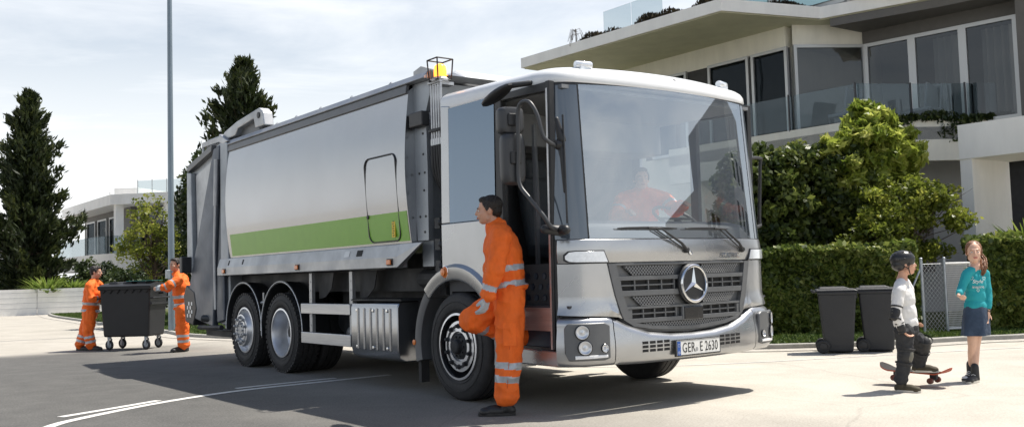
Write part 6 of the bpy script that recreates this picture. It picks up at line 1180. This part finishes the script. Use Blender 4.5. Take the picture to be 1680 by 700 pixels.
def pad(c, d, out_, r, L, name, hk_=k):
    d = nrm(d); o = nrm(vv(out_)-d*np.dot(vv(out_), d)); w = np.cross(d, o); c = vv(c); q = MB(); q.ell(c+o*.012, (r*.95, r*.75, L*.62), (w, o, d), 14, 10); po = q.build(name, 'pad_black', t, smooth=True); q = MB(); q.ell(c+o*(r*.55), (r*.62, r*.42, L*.42), (w, o, d), 14, 10); q.build('pad_cap', 'pad', po, smooth=True); q = MB()
    for z in (-.45, .45): q.lathe([(r*.98, -.008), (r*1.02, -.006), (r*1.02, .006), (r*.98, .008)], c+d*z*L, d, 18, close=True)
    q.build('pad_strap', 'pad_black', po, smooth=True)
away = np.array((.87, .5, 0)); right_ = np.array((.5, -.87, 0))
pad(Jv['eln'], Jv['eln']-Jv['shn'], -away*.8-right_*.6, .052, .12, 'elbow_pad'); pad(Jv['elf'], Jv['elf']-Jv['shf'], away*.5-right_*.8, .050, .11, 'elbow_pad')
pad(lerp(Jv['eln'], Jv['wrn'], .85), Jv['wrn']-Jv['eln'], -away, .038, .09, 'wrist_guard'); pad(lerp(Jv['elf'], Jv['wrf'], .85), Jv['wrf']-Jv['elf'], away, .036, .08, 'wrist_guard')
pad(Jv['knn'], Jv['ann']-Jv['knn'], right_-away*.5, .072, .15, 'knee_pad'); pad(Jv['knf'], Jv['anf']-Jv['knf'], right_, .072, .15, 'knee_pad')
shoe(P, 'n', m='brown_shoe', sole='sole', k=.80, L=.27, name='shoe'); shoe(P, 'f', m='brown_shoe', sole='sole', k=.80, L=.27, name='shoe', gz=.142)

# girl
J = JT['girl']; P = make_person('girl', 'girl with auburn ponytail in turquoise top and denim skirt beside the boy', (2.75, -1.03, 0), J, (-.72, -.50, -.03), .70, .86, hn=(.6, -.5, .5), hf=(-.4, -.7, 0), curl=(.9, .35), torso=.92, skin='skin_lit')
brows(P, 'hair_red'); t = P['t']; hp, hr, A = P['hp'], P['hr'], P['A']; Jv = P['J']; T = P['T']; k = .70
b = MB(); b.ell(hp(0, -.032, .046), hr(.080, .094, .078), A, 20, 14); b.ell(hp(0, -.055, -.01), hr(.074, .06, .07), A)
for s in (-1, 1): b.ell(hp(s*.073, -.012, .012), hr(.012, .026, .045), A, 10, 8)
hh = remesh(b, 'hair', 'hair_red', t, .005, 1, .003, 45)
sn = Jv['shf']; tail = smooth_path([hp(0, -.10, .03), hp(-.05, -.135, -.02), hp(-.085, -.09, -.08), hp(-.085, -.02, -.14), hp(-.075, .03, -.20), hp(-.06, .045, -.26)], 5)
q = MB()
for i in range(26):
    a = rng.uniform(0, 2*PI); r_ = rng.uniform(.0, .03); o_ = np.array((math.cos(a), math.sin(a), .3*math.sin(a*2)))*r_; q.tube([p+o_*(.6+1.1*math.sin(PI*j/(len(tail)-1)))+rng.normal(size=3)*.002 for j, p in enumerate(tail)], list(np.concatenate([np.full(len(tail)-4, .0085), [.007, .005, .003, .001]])), 5)
q.build('ponytail', 'hair_red', hh, smooth=True)
nk, ch, pe = Jv['neck'], Jv['chest'], Jv['pelvis']
b = MB(); b.ell(ch, (.150*k, .118*k, .19*k), T, 20, 12); b.ell(lerp(ch, pe, .45), (.142*k, .115*k, .19*k), T, 20, 12); b.ell(lerp(ch, pe, .85), (.158*k, .128*k, .13*k), T, 20, 12); b.cap(lerp(nk, ch, .35), ch, .085*k, .1*k)
for s in 'nf': b.cap(lerp(nk, Jv['sh'+s], .5), Jv['sh'+s], .058*k, .066*k); b.cap(Jv['sh'+s], Jv['el'+s], .066*k, .052*k); b.cap(Jv['el'+s], lerp(Jv['el'+s], Jv['wr'+s], .70), .052*k, .045*k)
sh_ = remesh(b, 'shirt', 'teal', t, .006, 2, .004, 9, stretch=(1, 1, 1.4))
# skirt: flared cone
b = MB(); up = np.array((0, 0, 1.)); c0 = pe+up*.05; prof = []
n = 32; rings = [(c0[2], .104, .086), (pe[2], .116, .098), (pe[2]-.10, .126, .106), (pe[2]-.21, .130, .11), (pe[2]-.235, .130, .11)]; vs = []; latH = nrm(np.array((P['lat'][0], P['lat'][1], 0))); fH = np.cross(up, latH); base = (Jv['hipn']+Jv['hipf'])/2
for lay in (0, 1):
    for j, (z, rx, ry) in enumerate(rings):
        cxy = lerp(pe, (base+(Jv['knn']+Jv['knf'])/2)/2, max(0, j-1)/3)
        for i in range(n):
            a = 2*PI*i/n; w_ = 1+.03*j*math.sin(a*5+1)-.05*lay; vs.append(np.array((cxy[0], cxy[1], z))+latH*math.cos(a)*rx*w_+fH*math.sin(a)*ry*w_)
R_ = len(rings); fs = [(l*R_*n+j*n+i, l*R_*n+j*n+(i+1) % n, l*R_*n+(j+1)*n+(i+1) % n, l*R_*n+(j+1)*n+i) for l in (0, 1) for j in range(R_-1) for i in range(n)]+[((R_-1)*n+i, (R_-1)*n+(i+1) % n, (2*R_-1)*n+(i+1) % n, (2*R_-1)*n+i) for i in range(n)]+[tuple(range(n))]
b.add(vs, fs); sk = b.build('skirt', 'denim', t, smooth=True, ang=60)
q = MB(); q.lathe([(.110, -.006), (.113, 0), (.110, .006)], (0, 0, 0), (0, 0, 1), 4) if False else None
# script print on the shirt
q = MB(); fr_ = nrm(vv((-.72, -.60, 0))); rt_ = nrm(np.cross(fr_, up)) ; rt_ = -rt_ if np.dot(rt_, (.5, -.87, 0)) < 0 else rt_
pc_ = ch+fr_*.098+np.array((0, 0, .0))
text_mesh('Style', .048, q, (pc_+up*.028+rt_*.004, rt_, up+fr_*.10+rt_*.25, fr_), depth=.002); text_mesh('inspire', .038, q, (pc_-up*.022+rt_*.004-fr_*.003, rt_, up, fr_), depth=.003)
def heart(c, s): q.tube([c+rt_*s*x+up*s*z for x, z in ((0, -.9), (-.7, -.1), (-.85, .5), (-.45, .85), (0, .45), (.45, .85), (.85, .5), (.7, -.1), (0, -.9))], .0018, 4)
heart(pc_+up*.06-rt_*.05, .018); heart(pc_+up*.055+rt_*.055, .016); heart(pc_-up*.055, .014)
q.build('shirt_print', 'plate_white', sh_)
for s in 'nf':
    c = MB(); an = Jv['an'+s]; c.cap(an+up*.01, an+up*.045, .030, .031); c.build('sock', 'sock', t, smooth=True); shoe(P, s, m='pad_black', sole='sole', k=.78, L=.27, name='shoe', high=.02)
    so = P['shoe'+s]; d = nrm(Jv['to'+s]-an); d = nrm(np.array((d[0], d[1], 0))); w_ = np.cross(up, d); q = MB()
    for i in range(5): c = an+d*(.022+.02*i)+up*(.004-.012*i); q.tube([c-w_*.020, c+up*.008, c+w_*.020], .0032, 5)
    q.ell(an-up*.05+d*.135, (.030, .026, .016), (w_, d, up), 10, 6); q.build('laces', 'plate_white', so, smooth=True)
d = nrm(Jv['htf']-Jv['wrf']); q = MB(); q.lathe([(.022, -.004), (.024, 0), (.022, .004)], Jv['wrf']-d*.01, d, 14, close=True); q.lathe([(.022, -.003), (.0235, 0), (.022, .003)], Jv['wrf']-d*.03, d, 14, close=True); q.build('wristband', 'ink', t, smooth=True)

# skateboard
SA = np.array((2.11, -.485, .135)); SB = np.array((2.17, -1.13, .115)); sd = nrm(SB-SA); sw_ = nrm(np.cross(sd, up)); su = np.cross(sw_, sd)
sb = thing('skateboard', 'skateboard with black deck and red underside under the boy\'s foot', 'skateboard', (2.17, -.87, 0)); Ls = np.linalg.norm(SB-SA)
def deckpt(u, v, h): 
    kick = .055*max(0, (abs(u-.5)-.32)/.18)**1.6; wd = .10*(1-max(0, (abs(u-.5)-.40)/.10)**2.2*.75); return SA+sd*Ls*u+sw_*v*wd+su*(kick+h-.0)
q = MB(); nu, nv = 28, 6
for lay, h0, h1, mi in ((0, .0, .012, 0),):
    vs = [deckpt(i/nu, -1+2*j/nv, h) for h in (h1, h0) for i in range(nu+1) for j in range(nv+1)]; S = (nu+1)*(nv+1); m_ = nv+1
    fs = [(i*m_+j, (i+1)*m_+j, (i+1)*m_+j+1, i*m_+j+1) for i in range(nu) for j in range(nv)]; fb = [(S+a, S+d_, S+c_, S+b_) for a, b_, c_, d_ in fs]
    ed = [(i*m_, S+i*m_, S+(i+1)*m_, (i+1)*m_) for i in range(nu)]+[(i*m_+nv, (i+1)*m_+nv, S+(i+1)*m_+nv, S+i*m_+nv) for i in range(nu)]+[(j, j+1, S+j+1, S+j) for j in range(nv)]+[(nu*m_+j, S+nu*m_+j, S+nu*m_+j+1, nu*m_+j+1) for j in range(nv)]
    q.add(vs, fs); q.f += [tuple(f) for f in fb+ed]; q.m += [1]*len(fb+ed)
q.build('deck', ['deck', 'deck_wood'], sb, smooth=True, ang=30)
for u in (.24, .76):
    c = SA+sd*Ls*u; q = MB(); q.obox(c-su*.022, sd*.03, sw_*.02, su*.02); q.tube([c-su*.05-sw_*.07, c-su*.05+sw_*.07], .009, 8); tk = q.build('truck', 'dark_metal', sb)
    for s in (-1, 1): q = MB(); q.lathe([(.018, -.018), (.027, -.014), (.027, .014), (.018, .018)], c-su*.058+sw_*s*.075, sw_, 18); q.build('wheel', 'board_wheel', tk, smooth=True, ang=40)

# ================================================================ wheeled container
bc = np.array((-1.17, 12.02, 0)); bu = nrm((.72, -.69, 0)); bvv = nrm((.69, .72, 0)); 
co = thing('wheeled_container', 'large black four-wheeled refuse container pushed by two workers', 'container', tuple(bc))
def bp_(u, v, z): return bc+bu*u+bvv*v+np.array((0, 0, z))
def frust(w0, d0, w1, d1, z0, z1, mb=None, mi=0):
    mb = mb or MB(); return mb.add([bp_(sx*w/2, sy*d/2, z) for z, w, d in ((z0, w0, d0), (z1, w1, d1)) for sx, sy in ((-1, -1), (1, -1), (1, 1), (-1, 1))], [(0, 3, 2, 1), (4, 5, 6, 7), (0, 1, 5, 4), (1, 2, 6, 5), (2, 3, 7, 6), (3, 0, 4, 7)], mi)
frust(.84, .56, .93, .66, .23, 1.06).build('body', 'bin', co, bevel=.03, seg=3)
frust(.97, .70, .99, .72, 1.045, 1.11).build('rim', 'bin', co, bevel=.012)
q = MB(); n = 7
for i in range(n): u = -.40+i*.8/(n-1); q.add([bp_(u-.05, -.355, 1.045), bp_(u+.05, -.355, 1.045), bp_(u, -.342, .985), bp_(u-.05, -.33, 1.045), bp_(u+.05, -.33, 1.045), bp_(u, -.325, .985)], [(0, 2, 1), (3, 4, 5), (0, 3, 5, 2), (1, 2, 5, 4), (0, 1, 4, 3)])
q.build('rim_gusset', 'bin', co)
q = MB(); vs = []; m_ = 9
for i in range(m_): a = PI*i/(m_-1); vs += [bp_(-.485, -.36+.72*i/(m_-1), 1.112+.055*math.sin(a)), bp_(.485, -.36+.72*i/(m_-1), 1.112+.055*math.sin(a))]
vs += [bp_(-.485, .36, 1.10), bp_(.485, .36, 1.10), bp_(-.485, -.36, 1.10), bp_(.485, -.36, 1.10)]; L_ = 2*m_
q.add(vs, [(2*i, 2*i+1, 2*i+3, 2*i+2) for i in range(m_-1)]+[tuple(2*i for i in range(m_-1, -1, -1))+(L_+2, L_), tuple(2*i+1 for i in range(m_))+(L_+1, L_+3)]); lid = q.build('lid', 'bin', co, smooth=True, ang=30)
q = MB()
for u in (-.28, -.02, .24): q.add([bp_(u+a, v, z) for a, v, z in ((-.09, -.20, 1.14), (.09, -.20, 1.14), (.09, .18, 1.155), (-.09, .18, 1.155), (-.08, -.18, 1.185), (.08, -.18, 1.185), (.08, .16, 1.19), (-.08, .16, 1.19))], [(4, 5, 6, 7), (0, 1, 5, 4), (1, 2, 6, 5), (2, 3, 7, 6), (3, 0, 4, 7)])
q.build('lid_rib', 'bin', lid, bevel=.01)
q = MB(); q.obox(bp_(.20, .0, 1.196), bu*.24, bvv*.2, np.array((0, 0, .004))); q.build('lid_trim', 'teal_trim', lid, bevel=.003)
q = MB(); q.tube([bp_(.47, -.31, .9), bp_(.51, -.31, .9), bp_(.51, .31, .9), bp_(.47, .31, .9)], .014, 8); q.obox(bp_(.46, .0, .80), bu*.03, bvv*.30, np.array((0, 0, .02))); q.tube([bp_(.47, 0, .98), bp_(.56, 0, .98)], .022, 10); q.build('side_handle', 'bin', co, smooth=True, ang=40)
q = MB(); q.tube([bp_(-.47, -.31, .9), bp_(-.51, -.31, .9), bp_(-.51, .31, .9), bp_(-.47, .31, .9)], .014, 8); q.build('side_handle', 'bin', co, smooth=True, ang=40)
for sx, sy in ((-.34, -.22), (.34, -.22), (-.34, .22), (.34, .22)):
    c = bp_(sx, sy, .09); q = MB(); q.tube([c+np.array((0, 0, .14)), c+np.array((0, 0, .10))], .035, 10); ax = nrm(bvv*.9+bu*.3)
    for s in (-1, 1): q.obox(c+ax*s*.032+np.array((0, 0, .055))+np.cross(ax, up)*.01, ax*.003, np.cross(ax, up)*.022, np.array((0, 0, .058)))
    cs_ = q.build('caster', 'galv', co, bevel=.003); q = MB(); q.torus(c, ax, .068, .022, 24, 10); wt = q.build('tyre', 'rubber', cs_, smooth=True); q = MB(); q.lathe([(.052, -.012), (.056, .0), (.052, .012), (.02, .022), (0, .024)], c, ax, 20); q.lathe([(.052, -.012), (.056, .0), (.052, .012), (.02, .022), (0, .024)], c, -ax, 20); q.build('wheel_disc', 'galv', cs_, smooth=True, ang=40)

# wheelie bins
def wheelie(c, f, label, s=.88):
    c = np.append(vv(c), 0); f = nrm(np.append(vv(f), 0)); l = np.cross(up, f); t = thing('wheelie_bin', label, 'bin', tuple(c), 'grey wheelie bins by the hedge')
    def q_(x, y, z): return c+f*x*s+l*y*s+np.array((0, 0, z*s))
    def fr_(x0, x1, y, X0, X1, Y, z0, z1, mb): return mb.add([q_(x, yy, z) for z, a, b_, h in ((z0, x0, x1, y), (z1, X0, X1, Y)) for x, yy in ((a, -h), (b_, -h), (b_, h), (a, h))], [(0, 3, 2, 1), (4, 5, 6, 7), (0, 1, 5, 4), (1, 2, 6, 5), (2, 3, 7, 6), (3, 0, 4, 7)])
    q = MB(); fr_(-.19, .20, .19, -.25, .27, .235, .02, .86, q); q.build('body', 'bin_grey', t, bevel=.025, seg=3)
    q = MB(); fr_(-.262, .285, .25, -.262, .285, .25, .845, .89, q); fr_(-.34, -.25, .2, -.34, -.25, .2, .87, .90, q); q.build('rim', 'bin_grey', t, bevel=.01)
    q = MB(); fr_(-.29, .305, .262, -.28, .25, .235, .892, .925, q); fr_(-.24, .20, .17, -.22, .12, .13, .9255, .955, q); q.build('lid', 'bin_grey', t, bevel=.012)
    q = MB(); q.tube([q_(-.33, -.2, .9), q_(-.33, .2, .9)], .016, 10); q.tube([q_(-.25, -.16, .89), q_(-.33, -.16, .9)], .012, 6); q.tube([q_(-.25, .16, .89), q_(-.33, .16, .9)], .012, 6); q.build('handle', 'bin_grey', t, smooth=True)
    for sy in (-1, 1):
        q = MB(); q.torus(q_(-.215, sy*.235, .10), l, .072*s, .025*s, 26, 10); w_ = q.build('wheel', 'rubber', t, smooth=True); q = MB(); q.lathe([(.055*s, -.015), (.06*s, 0), (.055*s, .015), (.02, .02), (0, .02)], q_(-.215, sy*.235, .10), l*sy, 18); q.build('hub', 'black', w_, smooth=True, ang=40)
    q = MB(); q.tube([q_(-.215, -.24, .10), q_(-.215, .24, .10)], .011, 8); q.build('axle', 'galv', t)
    for y in (-.14, .14): q = MB(); q.obox(q_(.275, y, .82), f*.012, l*.01, np.array((0, 0, .03))); q.build('lift_lug', 'bin_grey', t)
wheelie((4.68, 1.72), (.60, -.80), 'dark grey wheelie bin beside the hedge, nearer the truck'); wheelie((5.12, 1.42), (.55, -.83), 'dark grey wheelie bin beside the hedge, nearer the boy')
